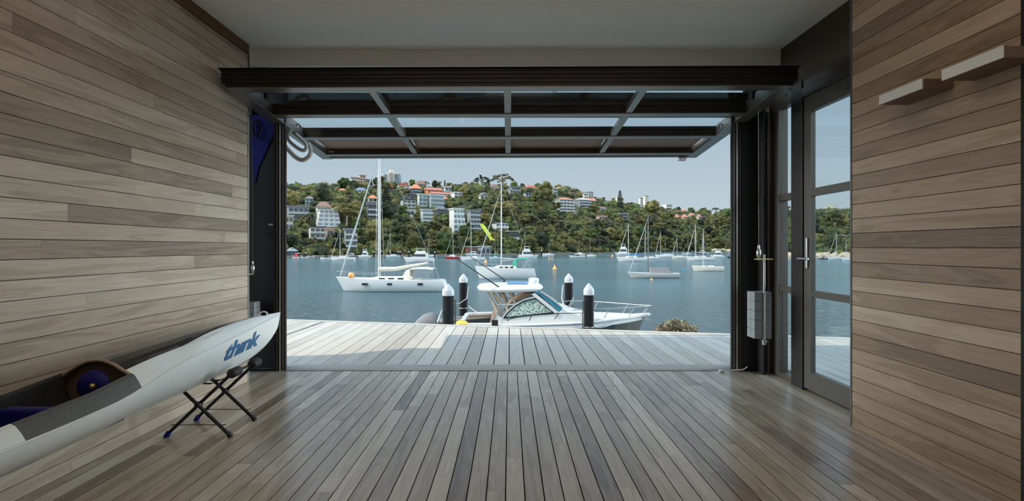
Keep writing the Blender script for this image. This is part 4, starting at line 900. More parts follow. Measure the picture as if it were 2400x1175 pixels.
H(1580, 1592, 503, 513, 'orange roof in the woods, leftmost of the right-hand roofs', 'w_white', 'hip', 'r_orange', 1, 2, roofh=.6)
H(1597, 1612, 503, 513, 'largest orange roof in the right-hand woods', 'w_cream', 'hip', 'r_orange', 1, 2, roofh=.6)
H(1614, 1627, 500, 508, 'orange roof partly behind a dark tree in the right-hand woods', 'w_cream', 'hip', 'r_orange', 1, 2, roofh=.6)
H(1632, 1645, 503, 514, 'pinkish roof with white wall, rightmost in the right-hand woods', 'w_white', 'hip', 'r_terra', 1, 2, roofh=.5)
H(1598, 1607, 490, 498, 'small red roof near the right skyline', 'w_brick', 'hip', 'r_orange', 1, 1, roofh=.6)
H(1668, 1678, 498, 505, 'tiny white house near the right skyline', 'w_white', 'flat', 'w_white', 1, 1)
H(1452, 1470, 501, 516, 'dark modern house with pale flat roof below the big pine', 'w_dark', 'flat', 'w_pale', 2, 2, 'w_grey')
H(1395, 1424, 505, 520, 'pale brown house with flat brick roof in the right half of the slope', 'w_beige', 'flat', 'r_terra', 1, 3)
H(1401, 1422, 486, 497, 'small blue-grey house with brown roof between the trees', 'w_teal', 'ridge', 'r_brown', 1, 3)
H(1152, 1190, 521, 545, 'white house with dark roof behind the second mast', 'w_white', 'flat', 'r_dark', 2, 4, 'w_white')
H(1187, 1215, 542, 562, 'dark lower house with white railings beside the leaning dead tree', 'w_dark', 'flat', 'w_pale', 1, 3, 'w_white')
H(1121, 1149, 577, 598, 'pale blue-grey boathouse on the shore with white awning', 'w_teal', 'flat', 'r_white', 1, 2, name='boathouse', cat='shed')
H(1090, 1120, 578, 597, 'maroon boathouse with flat roof, left of the blue-grey one', 'w_brick', 'flat', 'w_pale', 1, 2, name='boathouse', cat='shed')
H(714, 735, 460, 480, 'pale blue house with white gable in the upper left trees', 'w_teal', 'gable', 'r_white', 2, 2, roofh=.3)
H(724, 733, 459, 470, 'orange rendered house behind the pale blue one', 'w_terra', 'flat', 'w_terra', 1, 1)
H(791, 813, 442, 450, 'house with flat orange hipped roof below the dark fig tree', 'w_cream', 'hip', 'r_orange', 1, 3, roofh=.65)
H(763, 799, 432, 442, 'white house with red-brown roof on the skyline, left of the dark fig tree', 'w_white', 'ridge', 'r_terra', 1, 5, roofh=.45)
H(827, 860, 440, 453, 'white house with blue-grey hipped roof, left of the masthead line', 'w_white', 'hip', 'r_blue', 1, 4, roofh=.5)
H(862, 880, 436, 446, 'white flat-roofed house behind the tall mast', 'w_white', 'flat', 'r_white', 1, 4)
H(910, 932, 446, 456, 'dark blue-grey house below the rust coloured tree', 'w_dark', 'flat', 'r_blue', 1, 3)
H(1345, 1353, 496, 505, 'small white house in the trees below the blue-green one', 'w_white', 'gable', 'r_grey', 1, 1)
H(1962, 1992, 551, 562, 'pinkish house among trees, seen through the glass door', 'w_beige', 'flat', 'r_white', 1, 4)
r_, W_, H_, D_ = H(1924, 1958, 486, 498, 'unfinished building with a crane, on the skyline through the glass door', 'w_beige', 'flat', 'w_cream', 2, 4)
a = MB(); s_ = r_.location.y/F; a.bar((8*s_*.6, 2, 0), (8*s_*.6, 2, 22*s_), .35, .35); a.bar((8*s_*.6-18*s_, 2, 20*s_), (8*s_*.6+12*s_, 2, 20*s_), .35, .5); a.bar((8*s_*.6-18*s_, 2, 20*s_), (8*s_*.6, 2, 22*s_), .12, .12)
o = tag(a.build('tower_crane', ['yellow'], org=None), 'yellow tower crane above the unfinished building on the skyline', 'crane'); o.location = r_.location
a = MB(); p, q = at_px(1131, 549)[0], at_px(1156, 577)[0]; p.y -= 8; q.y -= 8; p.z += 5; q.z += 3
a.bar(p, q, 2.2, .5); a.bar(p+Vector((0, -1.1, .4)), q+Vector((0, -1.1, .4)), .25, .6); tag(a.build('slide', ['lime']), 'lime green slanting chute on the slope above the boathouses', 'slide')
# ------------------------------------------------------------------ trees
def crown(mb, seed, kind):
    g = random.Random(seed)
    def leafcards(c, rad, n_, sz, flat=1):
        for _ in range(n_):
            d = Vector((g.gauss(0, 1), g.gauss(0, 1), g.gauss(0, 1))).normalized(); p = c+Vector((d.x*rad, d.y*rad, d.z*rad*flat))*g.uniform(.85, 1.22)
            u = Vector((g.gauss(0, 1), g.gauss(0, 1), g.gauss(0, .6))).normalized(); w_ = d.cross(u); 
            if w_.length < .01: continue
            w_.normalize(); w_ = (w_+d*g.uniform(-.5, .5)); s1 = sz*g.uniform(.6, 1.3)
            mb.add([p-u*s1, p+w_*s1*.7, p+u*s1], [(0, 1, 2)])
    if kind == 'gum':                                           # 10 m tall unit tree: open clumps on spreading limbs
        for k in range(15):
            an = g.uniform(0, 2*PI); rr = g.uniform(.2, 3.6); h = g.uniform(4.2, 9.0)-rr*.35; c = Vector((rr*math.cos(an), rr*math.sin(an), h)); s = g.uniform(.85, 1.6)
            mb.blob(c, s*.82, 1.25, 1.25, .75, seed=seed*31+k, rings=5, segs=7, amp=.4); leafcards(c, s*1.12, 210, .22, .72)
    elif kind == 'bushy':
        mb.blob((0, 0, 5), 3.1, 1, 1, 1.2, seed=seed, amp=.15, rings=7, segs=10)
        for k in range(26):
            d = Vector((g.gauss(0, 1), g.gauss(0, 1), g.gauss(.25, .9))).normalized(); c = Vector((d.x*2.9, d.y*2.9, 5.2+d.z*3.5)); s = g.uniform(.7, 1.3)
            mb.blob(c, s, seed=seed*17+k, rings=5, segs=7, amp=.35); leafcards(c, s*1.12, 120, .21)
    elif kind == 'pine':                                        # tiered Norfolk-type pine
        for k in range(13):
            z = 2+k*1.15; rr = 3.4*(1-k/14)**.75+.25; nb = 9
            for j in range(nb):
                an = 2*PI*(j+k*.37)/nb; tip = Vector((rr*math.cos(an), rr*math.sin(an), z+.25*rr*.4))
                mb.tube([(0, 0, z-.1), tip*.6+Vector((0, 0, z*.4-.12)), tip], [.22, .34, .14], 5)
                leafcards(tip*.75+Vector((0, 0, z*.25)), .42, 10, .24)
        mb.tube([(0, 0, 15), (0, 0, 18.2)], [.3, .08], 5)
    elif kind == 'cypress':
        mb.blob((0, 0, 5), 2.0, .62, .62, 2.5, seed=seed, amp=.08, rings=9, segs=9)
        for k in range(12): leafcards(Vector((0, 0, 1.5+k*.65)), 1.15*(1-abs(k-4)/11), 30, .25)
    elif kind == 'flat':                                        # flat-topped spreading crown, see-through below
        for k in range(34):
            an = g.uniform(0, 2*PI); rr = 6.4*math.sqrt(g.random()); h = 9.2-rr*rr*.075+g.uniform(-.5, .5); c = Vector((rr*math.cos(an), rr*math.sin(an), h)); s = g.uniform(.6, 1.0)
            mb.blob(c, s*.72, 1.5, 1.5, .5, seed=seed*13+k, rings=5, segs=7, amp=.35); leafcards(c, s*1.15, 110, .2, .5)
        for k in range(9): an = 2*PI*k/9; mb.tube([(0, 0, 5+g.uniform(-1, 1)), (2.4*math.cos(an), 2.4*math.sin(an), 7), (5*math.cos(an), 5*math.sin(an), 7.6)], [.22, .16, .08], 5, 1)
    elif kind == 'palm':
        for k in range(20):
            an = 2*PI*k/20+g.uniform(-.1, .1); l = g.uniform(2.0, 2.8); up = g.uniform(.1, 1.3); pts = [Vector((l*t_*math.cos(an), l*t_*math.sin(an), 6+up*t_*1.6-l*.75*t_*t_)) for t_ in (0, .33, .66, 1)]
            for i in range(3):
                sd = Vector((-math.sin(an), math.cos(an), 0))*(.38 if i < 2 else .2); mb.add([pts[i]-sd, pts[i]+sd, pts[i+1]+sd*.8, pts[i+1]-sd*.8], [(0, 1, 2, 3)])
    return mb
protos = {}
def proto(kind, seed, leaf):
    k = (kind, seed, leaf)
    if k not in protos:
        protos[k] = crown(MB(), seed, kind).mesh('crown', [leaf, 'trunk_pale'])
    return protos[k]
tk = {}
def trunkmesh(kind):
    if kind not in tk:
        a = MB()
        if kind == 'gum':
            a.tube([(0, 0, -3), (.1, 0, 2), (-.1, .1, 5), (.4, 0, 7.4)], [.28, .22, .17, .09], 6); a.tube([(0, 0, 2.5), (1.1, .2, 4.6), (2.2, .3, 6.4)], [.16, .11, .06], 5); a.tube([(0, 0, 3.2), (-1.2, -.3, 5.2), (-2, -.6, 7.2)], [.15, .1, .05], 5)
        elif kind == 'palm': a.tube([(0, 0, -3), (.2, 0, 2), (0, 0, 6)], [.22, .17, .16], 6)
        elif kind == 'flat': a.tube([(0, 0, -3), (.2, 0, 3), (0, 0, 8.4)], [.5, .36, .2], 6)
        elif kind == 'pine': a.tube([(0, 0, -3), (0, 0, 16)], [.4, .1], 6)
        else: a.tube([(0, 0, -3), (0, 0, 4)], [.3, .25], 6)
        tk[kind] = a.mesh('trunk', ['trunk_pale' if kind in ('gum', 'palm') else 'trunk_dark'])
    return tk[kind]
def tree(x, yb, hpx, kind, seed, leaf, label, wfac=1, name='gum_tree', group=None, unit=10.0, dy=0):
    p, _ = at_px(x, yb); s = hpx*p.y/F/unit
    o = bpy.data.objects.new(name, proto(kind, seed, leaf)); COL.objects.link(o); tag(o, label, 'tree', group)
    o.location = (p.x, p.y+dy, p.z-.3); o.scale = (s*wfac, s*wfac, s); o.rotation_euler = (0, 0, R5.uniform(0, 6.28))
    t_ = bpy.data.objects.new('trunk', trunkmesh(kind)); COL.objects.link(t_); t_.parent = o
    return o
R5 = random.Random(3)
tree(693, 438, 16, 'cypress', 1, 'leaf_dark', 'small pointed cypress on the far left skyline', .9, 'cypress')
tree(1042.5, 440, 19, 'cypress', 2, 'leaf_dark', 'dark pointed cypress on the skyline between the two tall masts', .85, 'cypress')
tree(808, 443, 29, 'bushy', 3, 'leaf_green', 'broad dark green fig tree on the skyline below the brick tower', 1.45, 'fig_tree')
tree(828, 447, 26, 'bushy', 4, 'leaf_dark', 'dark fig tree right of the broad green one', 1.2, 'fig_tree')
tree(1129, 448, 39, 'flat', 5, 'leaf_dark', 'smaller dark flat-topped tree on the skyline, left of the masthead', .72, 'umbrella_tree', 'x')
tree(1177, 450, 45, 'flat', 6, 'leaf_grey', 'larger spreading flat-topped tree on the skyline at the second masthead', .98, 'umbrella_tree', 'x')
tree(1277, 470, 48, 'bushy', 7, 'leaf_olive', 'tall rounded golden-green tree on the skyline, right of centre', 1.0, 'fig_tree')
tree(1342, 466, 26, 'bushy', 8, 'leaf_grey', 'rounded brownish tree on the skyline, left of the white apartment block', 1.2, 'gum_tree')
tree(1453, 492, 50, 'pine', 9, 'leaf_dark', 'tall tiered pine rising above the right skyline', .95, 'pine_tree', None, 18)
tree(1529, 503, 37, 'bushy', 10, 'leaf_olive', 'large olive tree on the skyline, right of the pair of towers', 1.25, 'gum_tree')
tree(1309, 441, 8, 'palm', 11, 'leaf_dark', 'ragged palm on the skyline above an orange roof', 2.2, 'palm_tree', None, 7)
tree(1474, 486, 12, 'palm', 12, 'leaf_dark', 'small palm on the skyline between pine and towers', 1.6, 'palm_tree', None, 7)
tree(999, 441, 18, 'palm', 13, 'leaf_dark', 'left of two thin palms on the skyline', .7, 'palm_tree', None, 7)
tree(1004, 441, 15, 'palm', 14, 'leaf_dark', 'right of two thin palms on the skyline', .8, 'palm_tree', None, 7)
tree(716, 531, 28, 'palm', 15, 'leaf_olive', 'bushy palm left of the white terraced house', 1.6, 'palm_tree', None, 7)
tree(728, 524, 27, 'palm', 16, 'leaf_green', 'taller palm touching the white terraced house', 1.5, 'palm_tree', None, 7)
tree(1134, 547, 34, 'palm', 17, 'leaf_olive', 'bushy palm right of the grey stepped balconies', 1.4, 'palm_tree', None, 7)
tree(1126, 508, 19, 'bushy', 18, 'leaf_mauve', 'mauve flowering tree above the stepped terraces', .8, 'jacaranda_tree')
tree(916, 447, 17, 'bushy', 19, 'leaf_rust', 'rust-orange flowering tree below the concrete tower', 1.1, 'flowering_tree')
tree(966, 436, 20, 'bushy', 20, 'leaf_green', 'rounded green tree on the skyline left of the steep brown roof', 1.0, 'fig_tree')
tree(986, 433, 16, 'flat', 21, 'leaf_grey', 'grey spreading tree behind the steep brown roof', .7, 'gum_tree')
tree(1019, 441, 20, 'bushy', 22, 'leaf_dark', 'dark rounded tree on the skyline right of the two thin palms', .9, 'fig_tree')
tree(883, 436, 22, 'bushy', 23, 'leaf_dark', 'dark tree on the skyline just left of the tall mast', 1.1, 'fig_tree')
tree(683, 488, 48, 'bushy', 24, 'leaf_olive', 'largest golden-olive tree at the far left', 1.2, 'gum_tree')
tree(757, 470, 42, 'bushy', 25, 'leaf_dark', 'tall dark green tree above the brown hipped roof', .9, 'gum_tree')
tree(812, 534, 84, 'gum', 26, 'leaf_olive', 'large gum tree with pale trunks right of the white terraced house', 1.05, 'gum_tree')
tree(905, 492, 60, 'pine', 27, 'leaf_dark', 'dark conifer directly right of the tall mast', 1.3, 'pine_tree', None, 18)
tree(1067, 444, 14, 'flat', 28, 'leaf_dark', 'low domed tree behind the cream house on the skyline', .8, 'gum_tree')
tree(1630+17, 500, 13, 'flat', 29, 'leaf_dark', 'dark domed tree on the right skyline', .95, 'gum_tree')
tree(1677, 501, 15, 'flat', 30, 'leaf_dark', 'see-through domed tree on the right skyline, left of the bright green one', .95, 'gum_tree')
tree(1704, 515, 29, 'bushy', 31, 'leaf_green', 'bright green tree on the skyline next to the right door track', 1.0, 'fig_tree')
tree(1842, 512, 28, 'bushy', 32, 'leaf_dark', 'dark tree on the skyline seen through the side window', .8, 'gum_tree')
KIN = [('bushy', 'leaf_olive'), ('gum', 'leaf_olive'), ('bushy', 'leaf_green'), ('gum', 'leaf_grey'), ('gum', 'leaf_dark'), ('bushy', 'leaf_dark')]
COLW = {'leaf_olive': 'olive', 'leaf_green': 'green', 'leaf_grey': 'grey-green', 'leaf_dark': 'dark'}
LM = [(683, 470, 'the far left golden-olive tree'), (695, 500, 'the low grey flat-roofed house'), (757, 482, 'the brown hipped roof'), (765, 512, 'the white terraced house'), (742, 553, 'the grey concrete house'), (821, 563, 'the dark grey modern house'), (812, 490, 'the large pale-trunked gum tree'), (871, 496, 'the dark brown three-level house'), (872, 466, 'the cream house with orange roof'), (717, 441, 'the red brick flats'), (848, 416, 'the brick apartment tower'), (905, 465, 'the dark conifer by the mast'), (916, 415, 'the concrete tower'), (944, 437, 'the white gabled house'), (973, 444, 'the dark house with orange roof'), (1014, 447, 'the long terracotta house'), (1010, 472, 'the glass-fronted pair of houses'), (955, 475, 'the grey cottage'), (960, 500, 'the white rendered terrace'), (999, 510, 'the stepped white and blue house'), (1034, 499, 'the dark house with white frame'), (1073, 520, 'the white stepped terraces'), (1111, 520, 'the grey stepped balconies'), (1073, 459, 'the white box-shaped house'), (1132, 461, 'the cream gabled house'), (1129, 425, 'the smaller flat-topped tree'), (1177, 425, 'the larger flat-topped tree'), (1202, 450, 'the white-roofed pavilion'), (1243, 440, 'the long red-brown roof'), (1277, 446, 'the golden-green skyline tree'), (1300, 449, 'the pale blue weatherboard house'), (1322, 480, 'the four-level balcony house'), (1365, 476, 'the broad white hipped roof'), (1380, 459, 'the stepped white apartment block'), (1419, 475, 'the small white skyline flats'), (1453, 462, 'the tall tiered pine'), (1507, 474, 'the pair of skyline towers'), (1529, 480, 'the large olive skyline tree'), (1564, 482, 'the lone low apartment block'), (1604, 508, 'the largest orange roof in the woods'), (1638, 508, 'the rightmost orange roof'), (1461, 508, 'the dark modern house'), (1410, 512, 'the flat brick-roofed house'), (1411, 491, 'the small blue-grey house'), (1171, 533, 'the white house behind the second mast'), (1201, 552, 'the dark house with white railings'), (1135, 588, 'the blue-grey boathouse'), (1105, 588, 'the maroon boathouse'), (1143, 562, 'the lime green chute'), (683, 590, 'the small blue boatshed'), (728, 598, 'the grey-arched small boat'), (797, 560, 'the mast of the leftmost sailboat'), (853, 592, 'the left flybridge cruiser'), (889, 560, 'the tallest mast'), (920, 590, 'the small white and blue sailboat'), (981, 595, 'the large flybridge cruiser'), (1060, 590, 'the red hulled sailboat'), (1160, 585, 'the pale blue sailboat'), (1238, 590, 'the square-windowed cruiser'), (1287, 590, 'the lone small pale sailboat'), (1357, 580, 'the mast of the grey-covered boat'), (1383, 575, 'the mast right of the speedboat'), (1458, 585, 'the tall white cruiser by the woods'), (1473, 550, 'the mast above the blue sail cover'), (1525, 530, 'the mast of the grey low sailboat'), (1548, 570, 'the mast with the blue boom cover'), (1587, 575, 'the mast of the low cream sailboat'), (1630, 550, 'the mast of the bright white sailboat'), (1648, 570, 'the mast of the nearest cream sailboat'), (1690, 588, 'the far sandy beach'), (1704, 500, 'the bright green skyline tree'), (1677, 493, 'the see-through skyline tree'), (1842, 490, 'the dark skyline tree in the side window'), (1941, 491, 'the unfinished building behind the glass door'), (1977, 557, 'the pinkish house behind the glass door'), (1960, 580, 'the left mast behind the glass door'), (1850, 595, 'the rock ledge in the side window'), (1935, 600, 'the rock ledge behind the glass door')]
used_labels = set()
def tree_label(x, y, h, lf):
    yc = y-h*.5; c = COLW[lf]; ls = sorted(LM, key=lambda l: (l[0]-x)**2+(1.3*(l[1]-yc))**2)
    size = 'tall' if h > 44 else 'short' if h < 26 else 'mid-sized'
    for l in ls[:45]:
        dx, dy = x-l[0], yc-l[1]
        v_ = ('above' if dy < 0 else 'below') if abs(dy) > 6 else ''; u = ('left' if dx < 0 else 'right') if abs(dx) > 6 else ''
        rel = v_+(' and ' if v_ and u else '')+(u+' of' if u else '') if (v_ or u) else 'beside'
        if v_ and u: rel = v_+' and to the '+u+' of'
        for pre in ('', 'far '):
            if (pre == 'far ') != ((dx*dx+dy*dy)**.5 > 45): continue
            s_ = '%s %s gum tree %s%s %s' % (size, c, pre, rel, l[2])
            if len(s_.split()) <= 16 and s_ not in used_labels: used_labels.add(s_); return s_
    return '%s %s gum tree on the far slope' % (size, c)
placed = []
def clash(x, y, h, w_):
    x0, x1, y0 = x-w_/2, x+w_/2, y-h
    for (a, b_, c, d, Yh) in HR:
        if y > d-1 or y > (c+d)/2+4:                            # tree stands in front of this house
            ox = min(x1, b_)-max(x0, a); oy = min(y, d)-max(y0, c)
            if ox > 1 and oy > 1:
                if ox*oy > .30*(b_-a)*(d-c) or oy > .62*(d-c) and ox > .34*(b_-a): return True
        elif a-2 < x < b_+2 and c < y < d: return True
    return False
for k in range(30):                                            # trees standing behind the ridge houses
    x = 668+k*35.5+R5.uniform(-12, 12); 
    if 800 < x < 850 or 890 < x < 940: continue
    h = R5.uniform(13, 21)*(1 if x < 1400 else .75); kd, lf = KIN[R5.choices(range(6), (20, 10, 20, 12, 14, 24))[0]]
    tree(x, lerp_tab(RIDGE, x)+1.5, h, kd, 40+R5.randrange(3), lf, tree_label(x, lerp_tab(RIDGE, x)+1.5, h, lf), R5.uniform(1, 1.4), 'gum_tree', 'trees on the far slope', dy=14)
tries = 0; cnt = 0
while cnt < 245 and tries < 30000:
    tries += 1
    x = R5.uniform(655, 1735) if R5.random() < .86 else R5.uniform(1815, 2010)
    ysh = HY-(WZ+.5-EH)*F/lerp_tab(SHORE, x)-1; yri = lerp_tab(RIDGE, x)
    y = yri+(ysh-yri)*R5.random()**.85
    Yp = at_px(x, y)[0].y; h = R5.uniform(7, 14)*F/Yp
    if y-yri < 10: h *= .6
    if R5.random() < .35: h *= .6
    kd, lf = KIN[R5.choices(range(6), (26, 24, 9, 16, 9, 16))[0]]
    if x > 1440 and lf == 'leaf_green' and R5.random() < .7: lf = 'leaf_olive'
    wf = R5.uniform(.85, 1.25); w_ = h*.72*wf
    md = h*.42
    if any(abs(x-a)*1.0 < md and abs(y-b_)*1.5 < md for a, b_ in placed): continue
    if clash(x, y, h, w_): continue
    placed.append((x, y)); cnt += 1
    tree(x, y, h, kd, 40+R5.randrange(3), lf, tree_label(x, y, h, lf), wf, 'gum_tree', 'trees on the far slope')
# undergrowth fills the ground between the trees
a = MB(); g = random.Random(77)
k = 0
for _ in range(8400):
    q_ = g.random(); x = g.uniform(640, 1745) if q_ < .78 else g.uniform(1812, 2030) if q_ < .90 else g.uniform(430, 640) if q_ < .95 else g.uniform(1745, 1812) if q_ < .975 else g.uniform(2030, 2250); ysh = HY-(WZ+.5-EH)*F/lerp_tab(SHORE, x); yri = lerp_tab(RIDGE, x); y = yri+(ysh-yri)*g.random() if g.random() < .7 else yri+g.uniform(0, 34)
    if any(a_-1 < x < b_+1 and (c-2 < y < d+1) for a_, b_, c, d, _ in HR): continue
    p, _ = at_px(x, y); s = g.uniform(1.0, 2.3) if y > yri+12 or g.random() < .4 else g.uniform(2, 3.6)
    if not 640 < x < 2030 or 1745 < x < 1812: s *= 2.2
    a.blob((p.x, p.y, p.z+s*.3), s, 1.1, 1.1, .9, g.choice((0, 0, 1, 2, 2)), .4, k, 5, 7); k += 1
    for _ in range(16):
        d = Vector((g.gauss(0, 1), -abs(g.gauss(0, 1)), abs(g.gauss(0, 1)))).normalized()*s*1.1; q = Vector((p.x, p.y, p.z+s*.3))+d; u = Vector((g.gauss(0, .4), g.gauss(0, .2), g.gauss(0, .4))); v_ = Vector((g.gauss(0, .4), g.gauss(0, .2), g.gauss(0, .4)))
        a.add([q-u, q+v_, q+u], [(0, 1, 2)], g.choice((0, 0, 1, 2)))
tag(a.build('undergrowth', ['leaf_olive', 'leaf_green', 'leaf_dark']), 'dense undergrowth covering the hillside between trees and houses', 'undergrowth', kind='stuff')
# ------------------------------------------------------------------ far boats
def mboat(x0, x1, wl, top, label, hullm='hull_white', flip=1, canopy=None, fly=True, name='motorboat', winm='dark_glass', low=False):
    Y = (EH-WZ)*F/(wl-HY); px = F/Y; L_ = (x1-x0)/px; H_ = (wl-top)/px; B_ = L_*.30
    r = thing(name, label, 'motorboat', (0, 0, 0), 0, 'moored motorboats'); k = flip; fb = min(H_*.42, L_*.13)
    rings = [[Vector((p.x*k, p.y, p.z)) for p in g_] for g_ in hull_rings(L_, B_, fb, rake=L_*.12, srake=0, stern=.92, bow_full=.5, nst=11, bowup=.35)]
    if k < 0: rings = [g_[::-1] for g_ in rings]
    make_hull(rings, [hullm, 'antifoul'], r)
    def put(a, nm, mt, par=None):
        a.v = [(v_[0]*k, v_[1], v_[2]) for v_ in a.v]
        if k < 0: a.f = [f[::-1] for f in a.f]
        o = a.build(nm, [mt]); o.parent = par or r; return o
    if low:
        a = MB(); cabin(a, -L_*.15, L_*.15, B_*.5, B_*.6, fb, (H_-fb)*.8, L_*.1, .1); put(a, 'windscreen', winm)
    else:
        h1 = (H_-fb)*(.55 if fly else .8)
        a = MB(); cabin(a, -L_*.25, L_*.30, B_*.6, B_*.8, fb, h1, L_*.14, .05, 0, .85); c = put(a, 'cabin', 'hull_white')
        a = MB(); cabin(a, -L_*.215, L_*.24, B_*.66, B_*.86, fb+h1*.38, h1*.38, L_*.055, .02, 0, .95); put(a, 'cabin_window', winm, c)
        if fly:
            a = MB(); cabin(a, -L_*.10, L_*.22, B_*.5, B_*.6, fb+h1, (H_-fb)*.2, L_*.03, .05); put(a, 'flybridge', 'hull_white')
            a = MB(); z0 = fb+h1+(H_-fb)*.2
            for xx in (-.06, .18):
                for s in (-1, 1): a.tube([(L_*xx, s*B_*.22, z0), (L_*xx, s*B_*.22, H_)], .05, 4)
            a.box(-L_*.09, -B_*.26, H_-.1, L_*.21, B_*.26, H_+.08); put(a, 'flybridge_canopy', canopy or 'hull_white')
    if canopy and not fly: a = MB(); cabin(a, -L_*.2, L_*.30, B_*.7, B_*.7, fb*.9, (H_-fb)*.9, L_*.1, .1, 0, .8); put(a, 'canopy', canopy)
    r.location = (((x0+x1)/2-VX)/px, Y, WZ); return r
mboat(685, 701, 605.5, 592, 'small motorboat under a red cover by the blue boatshed', canopy='canvas_red', fly=False, low=True)
mboat(705, 720, 605, 593, 'small open white boat with dark outboards, right of the red-covered one', low=True)
mboat(719, 737, 604, 591, 'small white boat with grey arch, third from the left shore', 'hull_grey', low=True)
mboat(750, 777, 608.5, 599, 'low white launch at the left, bow overlapped by a sailboat', low=True)
sailboat('sailboat', 'white sailboat at the left with a tall pale mast, beside the low launch', 775, 832, 611, 797, 535, det=0, wins=0)
mboat(812, 833, 602, 592, 'small white cruiser behind the leftmost sailboat', fly=False)
mboat(839, 868, 603.5, 584.5, 'white flybridge cruiser left of the tallest mast', canopy='hull_white')
mboat(866, 884, 600.5, 589, 'small white cruiser touching the tallest mast', fly=False)
sailboat('sailboat', 'small white and blue sailboat right of the tallest mast', 904, 938, 604, 915, 541, 'hull_blue', det=0, wins=0, cab=.5)
mboat(945, 1017, 615, 583, 'large white flybridge cruiser with clear canopy, centre left', 'hull_white', canopy='hull_grey')
sailboat('sailboat', 'pale boat with thin mast behind the large flybridge cruiser', 1000, 1024, 603, 1006, 548, 'hull_blue', det=0, wins=0)
sailboat('sailboat', 'red hulled sailboat with white deckhouse', 1042, 1077, 607.5, 1062, 541, 'hull_red', det=0, wins=1, cab=1.0)
mboat(1090, 1122, 599.5, 588, 'pale blue and white cruiser in front of the maroon boathouse', 'hull_blue', fly=False)
sailboat('sailboat', 'long white sailboat with grey mast in front of the maroon boathouse', 1078, 1137, 611, 1104, 519, det=0, wins=1)
sailboat('sailboat', 'pale blue sailboat left of the second tall mast', 1146, 1174, 608, 1160, 557, 'hull_blue', det=0, wins=0)
sailboat('sailboat', 'small green hulled sailboat near the shore rubble', 1153, 1168, 599, 1166.5, 553, 'hull_green', det=0, wins=0, jib=False)
mboat(1176, 1232, 609.5, 601, 'long low white tender hull right of the second mast', low=True)
mboat(1214, 1262, 606, 578, 'large white cruiser with square windows, right of the second mast', canopy='hull_white', flip=-1)
sailboat('sailboat', 'white sailboat whose mast rises behind the square-windowed cruiser', 1216, 1240, 602, 1231, 543, det=0, wins=0)
sailboat('sailboat', 'small pale sailboat moored alone right of the large cruiser', 1269, 1299, 600, 1287, 569, det=0, wins=0, jib=False)
mboat(1333, 1371, 603.5, 596, 'low white speedboat in front of a grey sailboat', low=True)
sailboat('sailboat', 'grey-covered sailboat behind the low white speedboat', 1347, 1371, 598.5, 1357, 563, 'hull_white', det=0, wins=0, cab=.8, jib=False)
sailboat('sailboat', 'white sailboat with bare mast, right of the low speedboat', 1375, 1397, 601.5, 1382.5, 556, det=0, wins=0, jib=False)
mboat(1441, 1476, 598, 573, 'tall white cruiser close to the woods, left of the blue sail cover', canopy='hull_white')
sailboat('sailboat', 'white sailboat with bright blue sail cover and pink buoy', 1445, 1512, 613, 1473, 523, cover='canvas_blue', det=0, wins=2, cab=.5)
sailboat('sailboat', 'white sailboat with grey mast just right of the blue-covered one', 1509, 1542, 608, 1513, 531, det=0, wins=0)
sailboat('sailboat', 'white sailboat with blue boom cover and furled cream foresail', 1535, 1577, 604, 1548, 543, cover='canvas_blue', det=0, wins=0)
sailboat('sailboat', 'small white sailboat with short mast, between two longer ones', 1556, 1580, 600, 1559, 557, det=0, wins=0, jib=False)
sailboat('sailboat', 'low cream sailboat with tan deck, left of the big bright one', 1574, 1611, 606.5, 1587, 553, 'hull_cream', det=0, wins=0)
sailboat('sailboat', 'dark sailboat with the shortest mast behind the low cream one', 1598, 1622, 598, 1613, 563, 'hull_blue', det=0, wins=0)
sailboat('sailboat', 'bright white sailboat with long furled foresail, right of centre', 1607, 1672, 611.5, 1630, 525, det=1, wins=2)
mboat(1632, 1655, 597, 586, 'grey-white cruiser behind the bright white sailboat', 'hull_navy', fly=False)
sailboat('sailboat', 'thin-masted sailboat behind the grey-white cruiser', 1640, 1660, 595.5, 1645, 556, det=0, wins=0, jib=False)
mboat(1665, 1697, 604, 584, 'white cruiser with black lower deck, near the sandy beach', winm='dark_glass', canopy='hull_white')
sailboat('sailboat', 'sailboat partly cut off by the right door track', 1704, 1732, 606, 1718, 572, 'hull_navy', det=0, wins=0)
sailboat('sailboat', 'white sailboat seen through the glass door, left one of two', 1940, 1977, 609, 1960, 545, det=1, wins=1)
sailboat('sailboat', 'white sailboat seen through the glass door, cut off at the right', 1972, 2010, 611.5, 1983, 558, det=0, wins=1, jib=False)
mboat(1918, 1939, 608, 603, 'low dark boat seen through the glass door', 'hull_navy', low=True)
mboat(1838, 1850, 608, 602, 'tiny pale boat seen through the side window', low=True)
def buoy(x, y0, wl, mt, label, shape='cone'):
    Y = (EH-WZ)*F/(wl-HY); s = Y/F; h = (wl-y0)*s; a = MB()
    if shape == 'cone': a.lathe([(h*.1, -h*.1), (h*.36, 0), (h*.40, h*.2), (h*.30, h*.45), (h*.13, h*.6), (h*.11, h*.92), (h*.04, h)], (0, 0, 0), 12)
    else: a.blob((0, 0, h*.35), h*.6, 1.3, 1, .8, amp=0, rings=8, segs=12)
    o = tag(a.build('buoy', [mt]), label, 'buoy', 'mooring buoys'); o.location = ((x-VX)*s, Y, WZ); return o
buoy(1300, 621, 633, 'buoy_orange', 'largest orange buoy, in open water right of centre')
buoy(1138.5, 608, 617, 'buoy_orange', 'orange buoy left of the white sailboat with the green hood')
buoy(1287.5, 604, 608.5, 'buoy_orange', 'left one of two tiny orange buoys near the shore')
buoy(1294, 604, 608.5, 'buoy_orange', 'right one of two tiny orange buoys near the shore')
buoy(1435, 596.5, 602, 'buoy_orange', 'tiny buoy at the foot of the woods, left of the tall cruiser')
